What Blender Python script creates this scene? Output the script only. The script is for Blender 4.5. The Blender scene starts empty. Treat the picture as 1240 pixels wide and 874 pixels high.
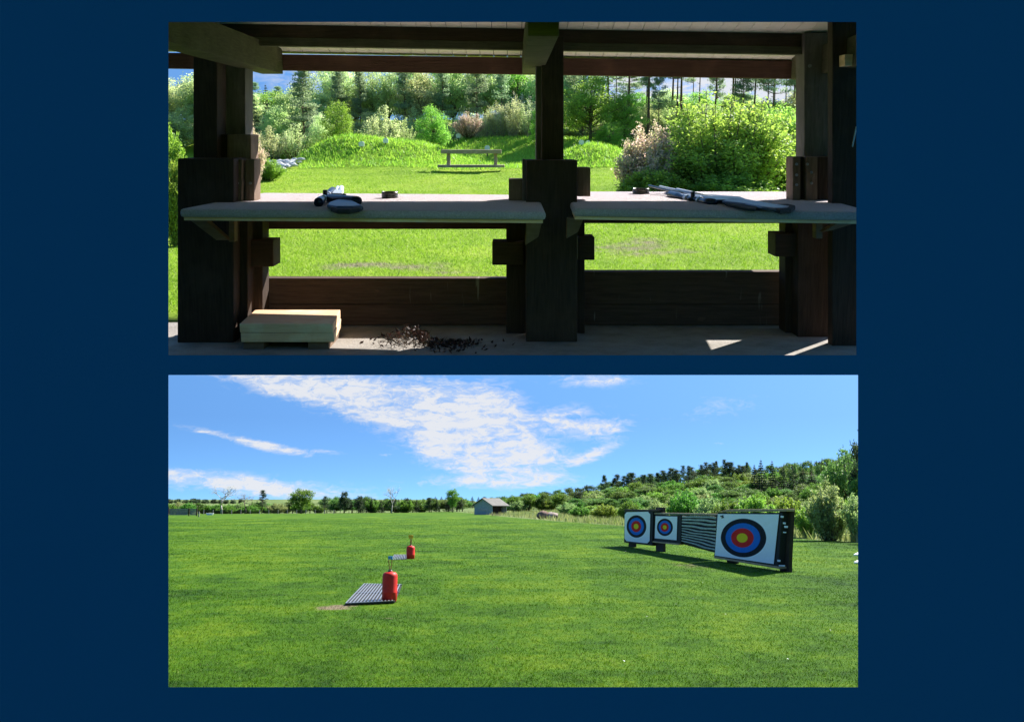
import bpy, math, random
import numpy as np
from mathutils import Matrix, Vector

R = math.radians
scene = bpy.context.scene
COL = scene.collection
F = 1200.0; PX = 620.0; PY = 360.0            # focal length / principal point in photo pixels
TL = math.atan(255 / F); TU = math.atan(192 / F)
HL = 2.0; HU = 1.6                             # eye heights over the field and over the shelter floor
S_UP = 0.2
M_UP = Matrix.Translation((0, 0, HL)) @ Matrix.Rotation(TL + TU, 4, 'X') @ Matrix.Scale(S_UP, 4) @ Matrix.Translation((0, 0, -HU))
M_LO = Matrix.Identity(4)
SUN_EL, SUN_AZ = 46.0, 52.0

def ray(px, py, th):
    v = (PY - py) / F
    return ((px - PX) / F, math.cos(th) - math.sin(th) * v, math.sin(th) + math.cos(th) * v)
def at(px, py, Y, up):
    x, y, z = ray(px, py, -TU if up else TL); t = Y / y
    return Vector((x * t, Y, (HU if up else HL) + z * t))
def atz(px, py, Z, up):
    x, y, z = ray(px, py, -TU if up else TL); t = (Z - (HU if up else HL)) / z
    return Vector((x * t, y * t, Z))
def U(px, py, Y): return at(px, py, Y, True)
def UZ(px, py, Z): return atz(px, py, Z, True)
def L(px, py, Y): return at(px, py, Y, False)
def LZ(px, py, Z=0.0): return atz(px, py, Z, False)

# ------------------------------------------------------------------ materials
class NB:
    def __init__(s, tree): s.t = tree; s.n = tree.nodes; s.l = tree.links
    def new(s, typ, **kw):
        nd = s.n.new(typ)
        for k, v in kw.items(): setattr(nd, k, v)
        return nd
    def inp(s, sock, v):
        if v is None: return
        if hasattr(v, 'is_linked') or isinstance(v, bpy.types.NodeSocket): s.l.new(v, sock)
        else: sock.default_value = v
    def m(s, op, a, b=None, c=None, clamp=False):
        nd = s.new('ShaderNodeMath', operation=op); nd.use_clamp = clamp
        s.inp(nd.inputs[0], a); s.inp(nd.inputs[1], b)
        if c is not None: s.inp(nd.inputs[2], c)
        return nd.outputs[0]
    def noise(s, vec, scale, detail=4, rough=.55, dist=0):
        nd = s.new('ShaderNodeTexNoise'); s.inp(nd.inputs['Vector'], vec)
        nd.inputs['Scale'].default_value = scale; nd.inputs['Detail'].default_value = detail
        nd.inputs['Roughness'].default_value = rough; nd.inputs['Distortion'].default_value = dist
        return nd.outputs['Fac']
    def mapping(s, vec, sc=(1, 1, 1), loc=(0, 0, 0), rot=(0, 0, 0)):
        nd = s.new('ShaderNodeMapping'); s.inp(nd.inputs['Vector'], vec)
        nd.inputs['Scale'].default_value = sc; nd.inputs['Location'].default_value = loc; nd.inputs['Rotation'].default_value = rot
        return nd.outputs[0]
    def ramp(s, fac, stops, interp='LINEAR'):
        nd = s.new('ShaderNodeValToRGB'); s.inp(nd.inputs[0], fac); e = nd.color_ramp.elements
        nd.color_ramp.interpolation = interp
        while len(e) < len(stops): e.new(.5)
        for i, (p, c) in enumerate(stops):
            e[i].position = p; e[i].color = (*c, 1) if len(c) == 3 else c
        return nd.outputs[0]
    def mix(s, fac, a, b, typ='MIX'):
        nd = s.new('ShaderNodeMix', data_type='RGBA', blend_type=typ)
        s.inp(nd.inputs[0], fac)
        s.inp(nd.inputs[6], (*a, 1) if isinstance(a, tuple) and len(a) == 3 else a)
        s.inp(nd.inputs[7], (*b, 1) if isinstance(b, tuple) and len(b) == 3 else b)
        return nd.outputs[2]

def newmat(name):
    m = bpy.data.materials.new(name); m.use_nodes = True
    nb = NB(m.node_tree); bsdf = m.node_tree.nodes['Principled BSDF']
    return m, nb, bsdf
def bump(nb, bsdf, h, strength=.4, dist=.02):
    b = nb.new('ShaderNodeBump'); b.inputs['Strength'].default_value = strength; b.inputs['Distance'].default_value = dist
    nb.l.new(h, b.inputs['Height']); nb.l.new(b.outputs[0], bsdf.inputs['Normal'])

def plain(name, c1, c2=None, scale=8, rough=.7, stretch=(1, 1, 1), bmp=.2, spec=.3, metal=0, detail=5, lo=.35, hi=.7):
    m, nb, b = newmat(name)
    tc = nb.new('ShaderNodeTexCoord').outputs['Object']
    v = nb.mapping(tc, stretch)
    f = nb.noise(v, scale, detail, .6)
    if c2 is None: c2 = tuple(x * .7 for x in c1)
    nb.l.new(nb.ramp(f, [(lo, c1), (hi, c2)]), b.inputs['Base Color'])
    b.inputs['Roughness'].default_value = rough; b.inputs['Specular IOR Level'].default_value = spec; b.inputs['Metallic'].default_value = metal
    if bmp: bump(nb, b, f, bmp, .01)
    return m

def foliage(name, c1, c2, scale=2.0, trans=.42, tint=.2):
    """leaf material: colour varies leaf by leaf, clump by clump and plant by plant"""
    m, nb, b = newmat(name)
    tc = nb.new('ShaderNodeTexCoord').outputs['Object']
    g = nb.new('ShaderNodeNewGeometry').outputs['Random Per Island']
    f = nb.noise(tc, scale, 3)
    k = nb.m('ADD', nb.m('MULTIPLY', g, .55), nb.m('MULTIPLY', nb.m('SUBTRACT', f, .3), 1.1))
    c = nb.ramp(k, [(.15, c2), (.85, c1)])
    oi = nb.new('ShaderNodeObjectInfo').outputs['Random']
    hs = nb.new('ShaderNodeHueSaturation'); nb.l.new(c, hs.inputs['Color'])
    nb.l.new(nb.m('ADD', .5 - tint * .15, nb.m('MULTIPLY', oi, tint * .3)), hs.inputs['Hue'])
    nb.l.new(nb.m('ADD', 1 - tint, nb.m('MULTIPLY', oi, tint * 2)), hs.inputs['Value'])
    c = hs.outputs[0]
    nb.l.new(c, b.inputs['Base Color']); b.inputs['Roughness'].default_value = .55; b.inputs['Specular IOR Level'].default_value = .25
    tr = nb.new('ShaderNodeBsdfTranslucent'); nb.l.new(nb.mix(1.0, c, (1.5, 1.5, 1.2), 'MULTIPLY'), tr.inputs['Color'])
    mx = nb.new('ShaderNodeMixShader'); mx.inputs[0].default_value = trans
    nb.l.new(b.outputs[0], mx.inputs[1]); nb.l.new(tr.outputs[0], mx.inputs[2])
    nb.l.new(mx.outputs[0], nb.n['Material Output'].inputs['Surface'])
    return m

MT = {}
def wood(name, c1, c2, st=(1, 1, 12), scale=6, bmp=.35, rough=.75, blot=.0):
    m, nb, b = newmat(name)
    tc = nb.new('ShaderNodeTexCoord').outputs['Object']
    f = nb.noise(nb.mapping(tc, tuple(1 / s * 4 for s in st)), scale, 6, .65, .3)
    g = nb.noise(tc, 3.0, 5, .6)
    c = nb.ramp(f, [(.3, c1), (.7, c2)])
    c = nb.mix(nb.m('MULTIPLY', nb.ramp(g, [(.5, (0, 0, 0)), (.7, (1, 1, 1))]), .35 + blot), c, tuple(min(1, x * 1.9) for x in c2))
    nb.l.new(c, b.inputs['Base Color']); b.inputs['Roughness'].default_value = rough; b.inputs['Specular IOR Level'].default_value = .2
    bump(nb, b, f, bmp, .01)
    return m
MT['dark_v'] = wood('dark stained upright timber', (.030, .018, .012), (.062, .038, .027), (.35, .35, 6))
MT['dark_h'] = wood('dark stained rail timber', (.042, .024, .016), (.080, .047, .033), (6, .35, .35))
MT['red_h'] = wood('red brown stained beam', (.055, .026, .018), (.090, .046, .032), (6, .35, .35))
MT['olive'] = wood('weathered green brown beam', (.050, .045, .026), (.095, .085, .052), (5, 3, .35))
MT['mid'] = wood('brown timber offcut', (.13, .082, .058), (.22, .15, .11), (.5, .5, 4))
MT['greywood'] = wood('grey brown timber and lit faces', (.09, .076, .072), (.17, .145, .135), (.5, .5, 5))  # lighter tone, also used to paint light on post faces and edges
MT['pale'] = wood('pale pine timber', (.74, .46, .27), (.88, .60, .38), (6, .5, .5), blot=.1)
MT['brace'] = wood('brown brace timber', (.14, .085, .055), (.22, .15, .10), (4, 1, 1))
MT['oldwood'] = wood('weathered grey timber', (.25, .19, .13), (.38, .31, .23), (5, .6, .6))
MT['ceil'] = plain('cream painted boards', (.95, .87, .73), (.90, .81, .65), 3, .6, (3, .3, 1), .05)
MT['steel'] = plain('galvanised steel', (.40, .41, .42), (.27, .27, .28), 30, .4, metal=.7, bmp=.02)
MT['black'] = plain('black foam', (.016, .017, .019), (.03, .03, .033), 40, .85, bmp=.3)
MT['gun'] = plain('blued gun metal', (.012, .016, .03), (.03, .04, .07), 40, .3, bmp=.02, metal=.5)
MT['stock'] = plain('blue grey synthetic stock', (.055, .085, .15), (.03, .05, .09), 20, .38, bmp=.03)
MT['lightmetal'] = plain('light grey anodised metal', (.55, .60, .68), (.45, .5, .58), 20, .35, bmp=.02, metal=.3)
MT['white'] = plain('white plastic', (.82, .83, .84), (.72, .74, .76), 10, .5, bmp=.02)
MT['tin'] = plain('dark tin', (.06, .055, .05), (.12, .11, .10), 30, .35, metal=.6, bmp=.02)

def carpet():
    m, nb, b = newmat('grey fibre carpet')
    tc = nb.new('ShaderNodeTexCoord').outputs['Object']
    f = nb.noise(tc, 90, 4, .7); g = nb.noise(tc, 5, 4, .6)
    c = nb.mix(nb.m('MULTIPLY', g, .3), nb.ramp(f, [(.3, (.52, .44, .46)), (.7, (.86, .75, .79))]), (.58, .54, .53))
    nb.l.new(c, b.inputs['Base Color']); b.inputs['Roughness'].default_value = .95; b.inputs['Specular IOR Level'].default_value = .1
    bump(nb, b, f, .8, .012); return m
MT['carpet'] = carpet()

def boards():
    """low wall: dark boards with pale bird droppings and drips"""
    m, nb, b = newmat('dark brown stained boards with pale drips')
    tc = nb.new('ShaderNodeTexCoord').outputs['Object']
    f = nb.noise(nb.mapping(tc, (.5, 1, 8)), 8, 6, .65, .3)
    c = nb.ramp(f, [(.3, (.060, .036, .026)), (.7, (.115, .070, .052))])
    d = nb.noise(nb.mapping(tc, (26, 1, 3.2)), 1.0, 2, .4)
    k = nb.noise(nb.mapping(tc, (2, 1, 2), (3, 0, 1)), 1.5, 2)
    msk = nb.m('MULTIPLY', nb.ramp(d, [(.70, (0, 0, 0)), (.76, (1, 1, 1))]), nb.ramp(k, [(.45, (0, 0, 0)), (.6, (1, 1, 1))]))
    c = nb.mix(nb.m('MULTIPLY', msk, .6), c, (.35, .32, .27))
    z = nb.noise(nb.mapping(tc, (3, 1, 5), (1, 2, 3)), 2.2, 3)
    c = nb.mix(nb.ramp(z, [(.72, (0, 0, 0)), (.74, (.6, .6, .6))]), c, (.16, .10, .07))
    nb.l.new(c, b.inputs['Base Color']); b.inputs['Roughness'].default_value = .8; b.inputs['Specular IOR Level'].default_value = .2
    bump(nb, b, f, .3, .01); return m
MT['boards'] = boards()

def concrete():
    m, nb, b = newmat('dusty concrete')
    tc = nb.new('ShaderNodeTexCoord').outputs['Object']
    f = nb.noise(tc, 4, 8, .65); g = nb.noise(tc, 45, 3, .7)
    c = nb.ramp(f, [(.3, (.20, .18, .15)), (.5, (.30, .27, .24)), (.75, (.38, .35, .32))])
    c = nb.mix(nb.ramp(g, [(.62, (0, 0, 0)), (.72, (.7, .7, .7))]), c, (.08, .06, .05))
    nb.l.new(c, b.inputs['Base Color']); b.inputs['Roughness'].default_value = .9
    bump(nb, b, g, .3, .01); return m
MT['concrete'] = concrete()

def gaussmask(nb, pos, cx, cy, rx, ry):
    sx = nb.new('ShaderNodeSeparateXYZ'); nb.l.new(pos, sx.inputs[0])
    a = nb.m('DIVIDE', nb.m('SUBTRACT', sx.outputs[0], cx), rx); c = nb.m('DIVIDE', nb.m('SUBTRACT', sx.outputs[1], cy), ry)
    return nb.m('EXPONENT', nb.m('MULTIPLY', nb.m('ADD', nb.m('MULTIPLY', a, a), nb.m('MULTIPLY', c, c)), -1.0))

def grass_col(nb, pos, cols, patches, big=.12, mid=.8, soil=(.26, .20, .13)):
    """mown turf colour: broad and small tone patches, with worn earth patches"""
    a = nb.noise(nb.mapping(pos, (1, .5, 1)), big, 5, .6)
    d = nb.noise(nb.mapping(pos, (1, .6, 1), (7, 3, 1)), mid, 5, .65)
    q = nb.noise(nb.mapping(pos, (.12, .8, 1), (3, 9, 1)), .9, 4, .6)
    t = nb.noise(nb.mapping(pos, (1, .7, 1), (1, 5, 2)), 4.5, 4, .7)
    k = nb.m('ADD', nb.m('ADD', nb.m('MULTIPLY', a, .35), nb.m('MULTIPLY', d, .30)), nb.m('ADD', nb.m('MULTIPLY', q, .15), nb.m('MULTIPLY', t, .2)))
    c = nb.ramp(k, [(.41, cols[0]), (.5, cols[1]), (.60, cols[2])])
    w = nb.noise(pos, 1.6, 6, .7)
    tot = None
    for p in patches:
        g = gaussmask(nb, pos, *p[:4])
        g = nb.m('MULTIPLY', g, p[4]) if len(p) > 4 else g
        tot = g if tot is None else nb.m('ADD', tot, g)
    if tot is not None:
        msk = nb.ramp(nb.m('ADD', tot, nb.m('MULTIPLY', nb.m('SUBTRACT', w, .5), 1.6)), [(.5, (0, 0, 0)), (.8, (.9, .9, .9))])
        c = nb.mix(msk, c, soil)
    return c

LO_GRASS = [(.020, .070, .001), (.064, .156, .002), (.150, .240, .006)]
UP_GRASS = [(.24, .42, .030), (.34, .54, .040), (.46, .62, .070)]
pA = LZ(408, 735); pB = LZ(470, 747); pC = LZ(840, 685)
LO_PATCH = [(pA.x, pA.y, .55, .9, .95), (pB.x, pB.y, .7, .5, .45), (pC.x, pC.y, 1.6, 3.5, .6)]
q1 = UZ(450, 322, 0); q2 = UZ(770, 300, 0); q3 = UZ(560, 330, 0)
UP_PATCH = [(q1.x, q1.y, 1.3, .5, .75), (q2.x, q2.y, 1.3, 2.0, .7), (q3.x, q3.y, .8, .4, .55)]

def field_mat():
    m, nb, b = newmat('mown field and rough pasture')
    pos = nb.new('ShaderNodeTexCoord').outputs['Object']
    c = grass_col(nb, pos, LO_GRASS, LO_PATCH)
    sx = nb.new('ShaderNodeSeparateXYZ'); nb.l.new(pos, sx.inputs[0])
    # rough pasture beyond the mown edge: distance and a line on the right
    w = nb.noise(pos, .03, 4)
    far = nb.m('GREATER_THAN', nb.m('ADD', sx.outputs[1], nb.m('MULTIPLY', w, 30)), 395)
    br = nb.m('MULTIPLY', nb.m('GREATER_THAN', nb.m('ADD', sx.outputs[1], nb.m('MULTIPLY', w, 8)), nb.m('SUBTRACT', 214, nb.m('MULTIPLY', sx.outputs[0], 7.4))), nb.m('GREATER_THAN', sx.outputs[1], 55))
    rough = nb.ramp(nb.noise(nb.mapping(pos, (1, .4, 1)), .02, 6, .7), [(.3, (.05, .085, .02)), (.5, (.11, .155, .045)), (.7, (.18, .20, .085))])
    c = nb.mix(1.0, c, (.78, .78, .78), 'MULTIPLY')  # sheet colour darkened to carry the self-shadow of the blades
    c = nb.mix(nb.m('MAXIMUM', far, br), c, rough)
    nb.l.new(c, b.inputs['Base Color']); b.inputs['Roughness'].default_value = .9; b.inputs['Specular IOR Level'].default_value = .1
    n1 = nb.noise(pos, 14, 5, .75)
    bump(nb, b, n1, .9, .06); return m
def upfield_mat():
    m, nb, b = newmat('bright lawn')
    pos = nb.new('ShaderNodeTexCoord').outputs['Object']
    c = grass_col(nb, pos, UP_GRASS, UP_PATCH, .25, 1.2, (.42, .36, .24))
    nb.l.new(c, b.inputs['Base Color']); b.inputs['Roughness'].default_value = .9; b.inputs['Specular IOR Level'].default_value = .1
    bump(nb, b, nb.noise(pos, 14, 5, .75), .9, .06); return m
def blade_mat(name, cols, patches, big, mid, soil, dry):
    m, nb, b = newmat(name)
    pos = nb.new('ShaderNodeTexCoord').outputs['Object']
    c = grass_col(nb, pos, cols, patches, big, mid, soil)
    g = nb.new('ShaderNodeNewGeometry').outputs['Random Per Island']
    c = nb.mix(nb.m('MULTIPLY', nb.m('GREATER_THAN', g, .90), .45), c, dry)
    hs = nb.new('ShaderNodeHueSaturation'); nb.l.new(c, hs.inputs['Color']); nb.l.new(nb.m('ADD', .82, nb.m('MULTIPLY', g, .45)), hs.inputs['Value'])
    c = hs.outputs[0]
    nb.l.new(c, b.inputs['Base Color']); b.inputs['Roughness'].default_value = .75; b.inputs['Specular IOR Level'].default_value = .06
    tr = nb.new('ShaderNodeBsdfTranslucent'); nb.l.new(c, tr.inputs['Color'])
    mx = nb.new('ShaderNodeMixShader'); mx.inputs[0].default_value = .3
    nb.l.new(b.outputs[0], mx.inputs[1]); nb.l.new(tr.outputs[0], mx.inputs[2])
    nb.l.new(mx.outputs[0], nb.n['Material Output'].inputs['Surface'])
    return m

# ------------------------------------------------------------------ mesh and object helpers
class MB:
    def __init__(s): s.v = []; s.f = []
    def add(s, vs, fs):
        o = len(s.v); s.v += [Vector(x) for x in vs]; s.f += [tuple(i + o for i in f) for f in fs]; return s
    def hexa(s, c):       # 4 front (bl,br,tr,tl), 4 back
        return s.add(c, [(0, 1, 2, 3), (7, 6, 5, 4), (0, 4, 5, 1), (1, 5, 6, 2), (2, 6, 7, 3), (3, 7, 4, 0)])
    def box(s, x0, x1, y0, y1, z0, z1):
        return s.hexa([(x0, y0, z0), (x1, y0, z0), (x1, y0, z1), (x0, y0, z1), (x0, y1, z0), (x1, y1, z0), (x1, y1, z1), (x0, y1, z1)])
    def prism(s, pts, off):
        n = len(pts); off = Vector(off); p = [Vector(a) for a in pts]
        return s.add(p + [a + off for a in p], [tuple(range(n)), tuple(range(2 * n - 1, n - 1, -1))] + [(i, i + n, (i + 1) % n + n, (i + 1) % n) for i in range(n)])
    def tube(s, pts, rad, n=8):
        pts = [Vector(p) for p in pts]
        if not hasattr(rad, '__len__'): rad = [rad] * len(pts)
        o = len(s.v); prev = None
        for i, p in enumerate(pts):
            d = (pts[min(i + 1, len(pts) - 1)] - pts[max(i - 1, 0)]).normalized()
            ref = prev if prev is not None else (Vector((0, 0, 1)) if abs(d.z) < .9 else Vector((1, 0, 0)))
            a = d.cross(ref).normalized(); b = a.cross(d).normalized(); prev = b
            for k in range(n):
                t = 2 * math.pi * k / n; s.v.append(p + (a * math.cos(t) + b * math.sin(t)) * rad[i])
        for i in range(len(pts) - 1):
            for k in range(n):
                s.f.append((o + i * n + k, o + i * n + (k + 1) % n, o + (i + 1) * n + (k + 1) % n, o + (i + 1) * n + k))
        s.f.append(tuple(o + k for k in range(n - 1, -1, -1))); e = o + (len(pts) - 1) * n
        s.f.append(tuple(e + k for k in range(n))); return s
    def lathe(s, c, prof, n=24):
        c = Vector(c); o = len(s.v)
        for r, z in prof:
            for k in range(n):
                t = 2 * math.pi * k / n; s.v.append(c + Vector((r * math.cos(t), r * math.sin(t), z)))
        for i in range(len(prof) - 1):
            for k in range(n):
                s.f.append((o + i * n + k, o + i * n + (k + 1) % n, o + (i + 1) * n + (k + 1) % n, o + (i + 1) * n + k))
        return s
    def ubox(s, x0, y0, x1, y1, Y, t, floor=False):   # upright timber seen at photo px rectangle, front face at depth Y
        a, b, c, d = U(x0, y1, Y), U(x1, y1, Y), U(x1, y0, Y), U(x0, y0, Y)
        if floor: a.z = b.z = 0.0
        o = Vector((0, t, 0)); return s.hexa([a, b, c, d, a + o, b + o, c + o, d + o])
    def uquad(s, q, Y, t):                              # q: bl,br,tr,tl
        p = [U(x, y, Y) for x, y in q]; o = Vector((0, t, 0)); return s.hexa(p + [a + o for a in p])

def mesh_of(name, mb, mat, origin=(0, 0, 0), smooth=False):
    o = Vector(origin); me = bpy.data.meshes.new(name)
    me.from_pydata([v - o for v in mb.v], [], mb.f); me.materials.append(mat)
    if smooth: me.polygons.foreach_set('use_smooth', [True] * len(me.polygons))
    return me
BASE = {}
def link(name, data, M=M_LO, base=(0, 0, 0), parent=None):
    o = bpy.data.objects.new(name, data); COL.objects.link(o)
    if parent is not None: o.parent = parent
    else: o.matrix_world = M @ Matrix.Translation(base)
    BASE[o.name] = Vector(base) if parent is None else BASE[parent.name]
    return o
def tag(o, label, cat, group=None):
    o['label'] = label; o['category'] = cat
    if group: o['group'] = group
    return o
def thing(name, label, cat, base, M=M_LO, group=None):
    return tag(link(name, None, M, base), label, cat, group)
def part(name, mb, mat, parent, smooth=False, bevel=0, label=None):
    me = mesh_of(name, mb, mat, BASE[parent.name], smooth)
    o = link(name, me, parent=parent)
    if bevel:
        bv = o.modifiers.new('bevel', 'BEVEL'); bv.width = bevel; bv.segments = 2; bv.limit_method = 'ANGLE'
    if label: o['label'] = label
    return o
def single(name, mb, mat, label, cat, base, M=M_LO, group=None, smooth=False, bevel=0):
    o = link(name, mesh_of(name, mb, mat, base, smooth), M, base)
    if bevel:
        bv = o.modifiers.new('bevel', 'BEVEL'); bv.width = bevel; bv.segments = 2; bv.limit_method = 'ANGLE'
    return tag(o, label, cat, group)
def struct(name, me, M=M_LO):
    o = link(name, me, M); o['kind'] = 'structure'; return o
def npmesh(name, v, nper, mat):
    """v: (N*nper,3) array of separate polygons"""
    n = len(v) // nper; me = bpy.data.meshes.new(name)
    me.vertices.add(len(v)); me.vertices.foreach_set('co', v.astype(np.float32).ravel())
    me.loops.add(len(v)); me.loops.foreach_set('vertex_index', np.arange(len(v), dtype=np.int32))
    me.polygons.add(n); me.polygons.foreach_set('loop_start', np.arange(0, len(v), nper, dtype=np.int32))
    me.polygons.foreach_set('loop_total', np.full(n, nper, dtype=np.int32))
    me.materials.append(mat); me.update(); me.validate(); return me
def grid(name, xs, ys, H, mat, skirt=0):
    X, Y = np.meshgrid(xs, ys); Z = H(X, Y); nx, ny = len(xs), len(ys)
    v = np.stack([X, Y, Z], -1).reshape(-1, 3)
    f = [(j * nx + i, j * nx + i + 1, (j + 1) * nx + i + 1, (j + 1) * nx + i) for j in range(ny - 1) for i in range(nx - 1)]
    v = v.tolist()
    if skirt:
        ring = [i for i in range(nx)] + [j * nx + nx - 1 for j in range(1, ny)] + [(ny - 1) * nx + i for i in range(nx - 2, -1, -1)] + [j * nx for j in range(ny - 2, 0, -1)]
        o = len(v)
        for i in ring: v.append((v[i][0], v[i][1], -skirt if v[i][1] < 30 else v[i][2] - skirt))
        m = len(ring)
        f += [(ring[k], o + k, o + (k + 1) % m, ring[(k + 1) % m]) for k in range(m)]
    me = bpy.data.meshes.new(name); me.from_pydata(v, [], f); me.materials.append(mat)
    me.polygons.foreach_set('use_smooth', [True] * len(me.polygons)); return me

# ------------------------------------------------------------------ terrain
def sm(t): t = np.clip(t, 0, 1); return t * t * (3 - 2 * t)
def H_lo(x, y):
    x = np.asarray(x, float); y = np.asarray(y, float)
    prof = np.interp(x, [-200, -40, 0, 40, 85, 120, 157, 260, 500, 1500], [-1, .5, 2, 7, 16, 21, 27, 44, 60, 70])
    z = .6 * prof * sm((y - 150) / 300) * (1 - .35 * sm((y - 600) / 1200)) * sm((y + 1) / 10)
    left = (6 * sm((y - 420) / 500) + 16 * sm((y - 1200) / 1200)) * sm((60 - x) / 200)
    z = z + left + .25 * np.sin(x * .013 + 1) * sm((y - 300) / 300)
    n = .035 * np.sin(x * .31 + 1.3) * np.cos(y * .23) + .02 * np.sin(x * .9 + y * .6)
    return z + n * sm((60 - y) / 30)
def H_up(x, y):
    x = np.asarray(x, float); y = np.asarray(y, float)
    z = .62 * sm((y - 24) / 22) + 2.0 * sm((y - 47.5) / 8)
    z = z + 1.0 * np.exp(-np.abs((x + 5.3) / 3.0) ** 3.2 - ((y - 41.5) / 2.2) ** 2) + .35 * np.exp(-((x + 7.6) / 1.5) ** 2 - ((y - 41) / 1.6) ** 2)
    bank = 1.0 * np.exp(-((y - 46.5) / 2.4) ** 2) * sm((x + 4.5) / 2.5) * (1 - .5 * sm((x - 5) / 3))
    bank2 = .8 * np.exp(-((x - 3.4) / 1.8) ** 2 - ((y - 41) / 2.0) ** 2)
    return z + bank + bank2 + .03 * np.sin(x * 1.3 + y * .7) * sm((y - 10) / 5)
gx = np.concatenate([-np.geomspace(2200, 3, 60), np.linspace(-2.5, 2.5, 11), np.geomspace(3, 2200, 60)])
gy = np.concatenate([np.linspace(-40, 10, 14), np.geomspace(11, 4200, 130)])
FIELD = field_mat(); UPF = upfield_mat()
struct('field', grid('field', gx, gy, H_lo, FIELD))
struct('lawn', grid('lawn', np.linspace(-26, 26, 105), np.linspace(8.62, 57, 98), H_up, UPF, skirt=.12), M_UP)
fl = MB().box(-3.6, 3.6, 7.2, 8.6, -.05, 0)
struct('shelter_floor', mesh_of('shelter_floor', fl, MT['concrete']), M_UP)

def blades(n, poly, H, hmin, hmax, wid, mat, name, seed, ypow=1.0, lean=.35):
    """separate bent grass blades (triangles) in the trapezoid poly=(y0,y1,halfslope,pad)"""
    rng = np.random.default_rng(seed); y0, y1, sl, pad = poly
    u = rng.random(n); y = y0 * (y1 / y0) ** (u ** ypow); x = (rng.random(n) * 2 - 1) * (y * sl + pad)
    if name == 'rough_grass':
        keep = y > (214 - 7.4 * x) + rng.normal(0, 2, n); keep &= y > 57
        x, y = x[keep], y[keep]; n = len(x)
    z = H(x, y); h = (hmin + (hmax - hmin) * rng.random(n) ** 1.5); a = rng.random(n) * np.pi
    grow = np.maximum(1, y / y0 * .8) if name != 'rough_grass' else np.ones(n)
    w = wid * grow * (.6 + .8 * rng.random(n)); dx, dy = np.cos(a) * w / 2, np.sin(a) * w / 2
    tx, ty = rng.normal(0, lean, n) * h, rng.normal(0, lean, n) * h
    v = np.empty((n, 3, 3)); v[:, 0] = np.stack([x - dx, y - dy, z - .004], -1); v[:, 1] = np.stack([x + dx, y + dy, z - .004], -1)
    v[:, 2] = np.stack([x + tx, y + ty, z + h], -1)
    return npmesh(name, v.reshape(-1, 3), 3, mat)
def stuff(o, label, cat):
    o['kind'] = 'stuff'; return tag(o, label, cat)
bl = blade_mat('mown grass blades', LO_GRASS, LO_PATCH, .12, .8, (.26, .20, .13), (.24, .25, .10))
stuff(link('grass', blades(430000, (10.3, 190, .56, 1.2), H_lo, .014, .042, .010, bl, 'grass', 3, 1.35, .8)), 'short mown green grass covering the archery field', 'grass')
bu = blade_mat('bright grass blades', UP_GRASS, UP_PATCH, .25, 1.2, (.42, .36, .24), (.55, .52, .28))
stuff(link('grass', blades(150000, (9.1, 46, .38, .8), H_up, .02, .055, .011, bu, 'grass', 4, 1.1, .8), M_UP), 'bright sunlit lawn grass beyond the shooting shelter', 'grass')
mg = foliage('long tufty mound grass', (.42, .60, .08), (.16, .34, .04), .9, .4)
stuff(link('long_grass', blades(42000, (38.0, 49.5, .20, .5), H_up, .04, .19, .035, mg, 'long_grass', 14, 1.0, .5), M_UP), 'longer tufty grass over the mounds and bank behind the lawn', 'long grass')
br = foliage('dry and green rough grass', (.36, .36, .17), (.14, .21, .05), .12, .3)
stuff(link('rough_grass', blades(90000, (57, 330, .42, 5), H_lo, .25, 1.0, .16, br, 'rough_grass', 5, .9, .25)), 'tall rough pale grass and reeds along the right of the field', 'rough grass')

# white daisies
rng = np.random.default_rng(8); dz = []
for _ in range(110):
    q = LZ(rng.uniform(700, 1045), 668 + 150 * rng.random() ** 1.3); z = float(H_lo(q.x, q.y)) + .055; r = .014
    t = rng.random() * 3
    dz += [(q.x + r * math.cos(t + k * math.pi / 2), q.y + r * math.sin(t + k * math.pi / 2), z + .01 * math.sin(k)) for k in range(4)]
stuff(link('daisies', npmesh('daisies', np.array(dz), 4, MT['white'])), 'tiny white daisies sprinkled over the right of the field', 'flowers')

# ------------------------------------------------------------------ plants
def leafcards(c, size, rng, asp=.55, up=.35):
    n = len(c); nrm = rng.normal(size=(n, 3)); nrm[:, 2] += up * 2; nrm /= np.linalg.norm(nrm, axis=1)[:, None]
    t = rng.normal(size=(n, 3)); t -= nrm * np.sum(t * nrm, 1)[:, None]; t /= np.linalg.norm(t, axis=1)[:, None]
    b = np.cross(nrm, t); s = size * (.6 + .8 * rng.random((n, 1)))
    v = np.empty((n, 4, 3)); v[:, 0] = c - t * s; v[:, 1] = c + b * s * asp; v[:, 2] = c + t * s; v[:, 3] = c - b * s * asp
    return v.reshape(-1, 3)
def clumps(blobs, ncl, per, spread, rng, inner=.45):
    cs = []; w = np.array([(b[3] * b[4] * b[5]) ** .67 for b in blobs]); w /= w.sum()
    for _ in range(ncl):
        b = blobs[rng.choice(len(blobs), p=w)]
        d = rng.normal(size=3); d /= np.linalg.norm(d); r = inner + (1 - inner) * rng.random() ** .6
        cs.append((b[0] + d[0] * b[3] * r, b[1] + d[1] * b[4] * r, b[2] + d[2] * b[5] * r))
    cs = np.array(cs); k = (rng.random(ncl) * 1.2 + .4)
    out = [c + rng.normal(size=(int(per * q), 3)) * spread * (.6 + .5 * q) * np.array([1.15, 1.15, .8]) for c, q in zip(cs, k)]
    return cs, np.concatenate(out)

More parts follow.
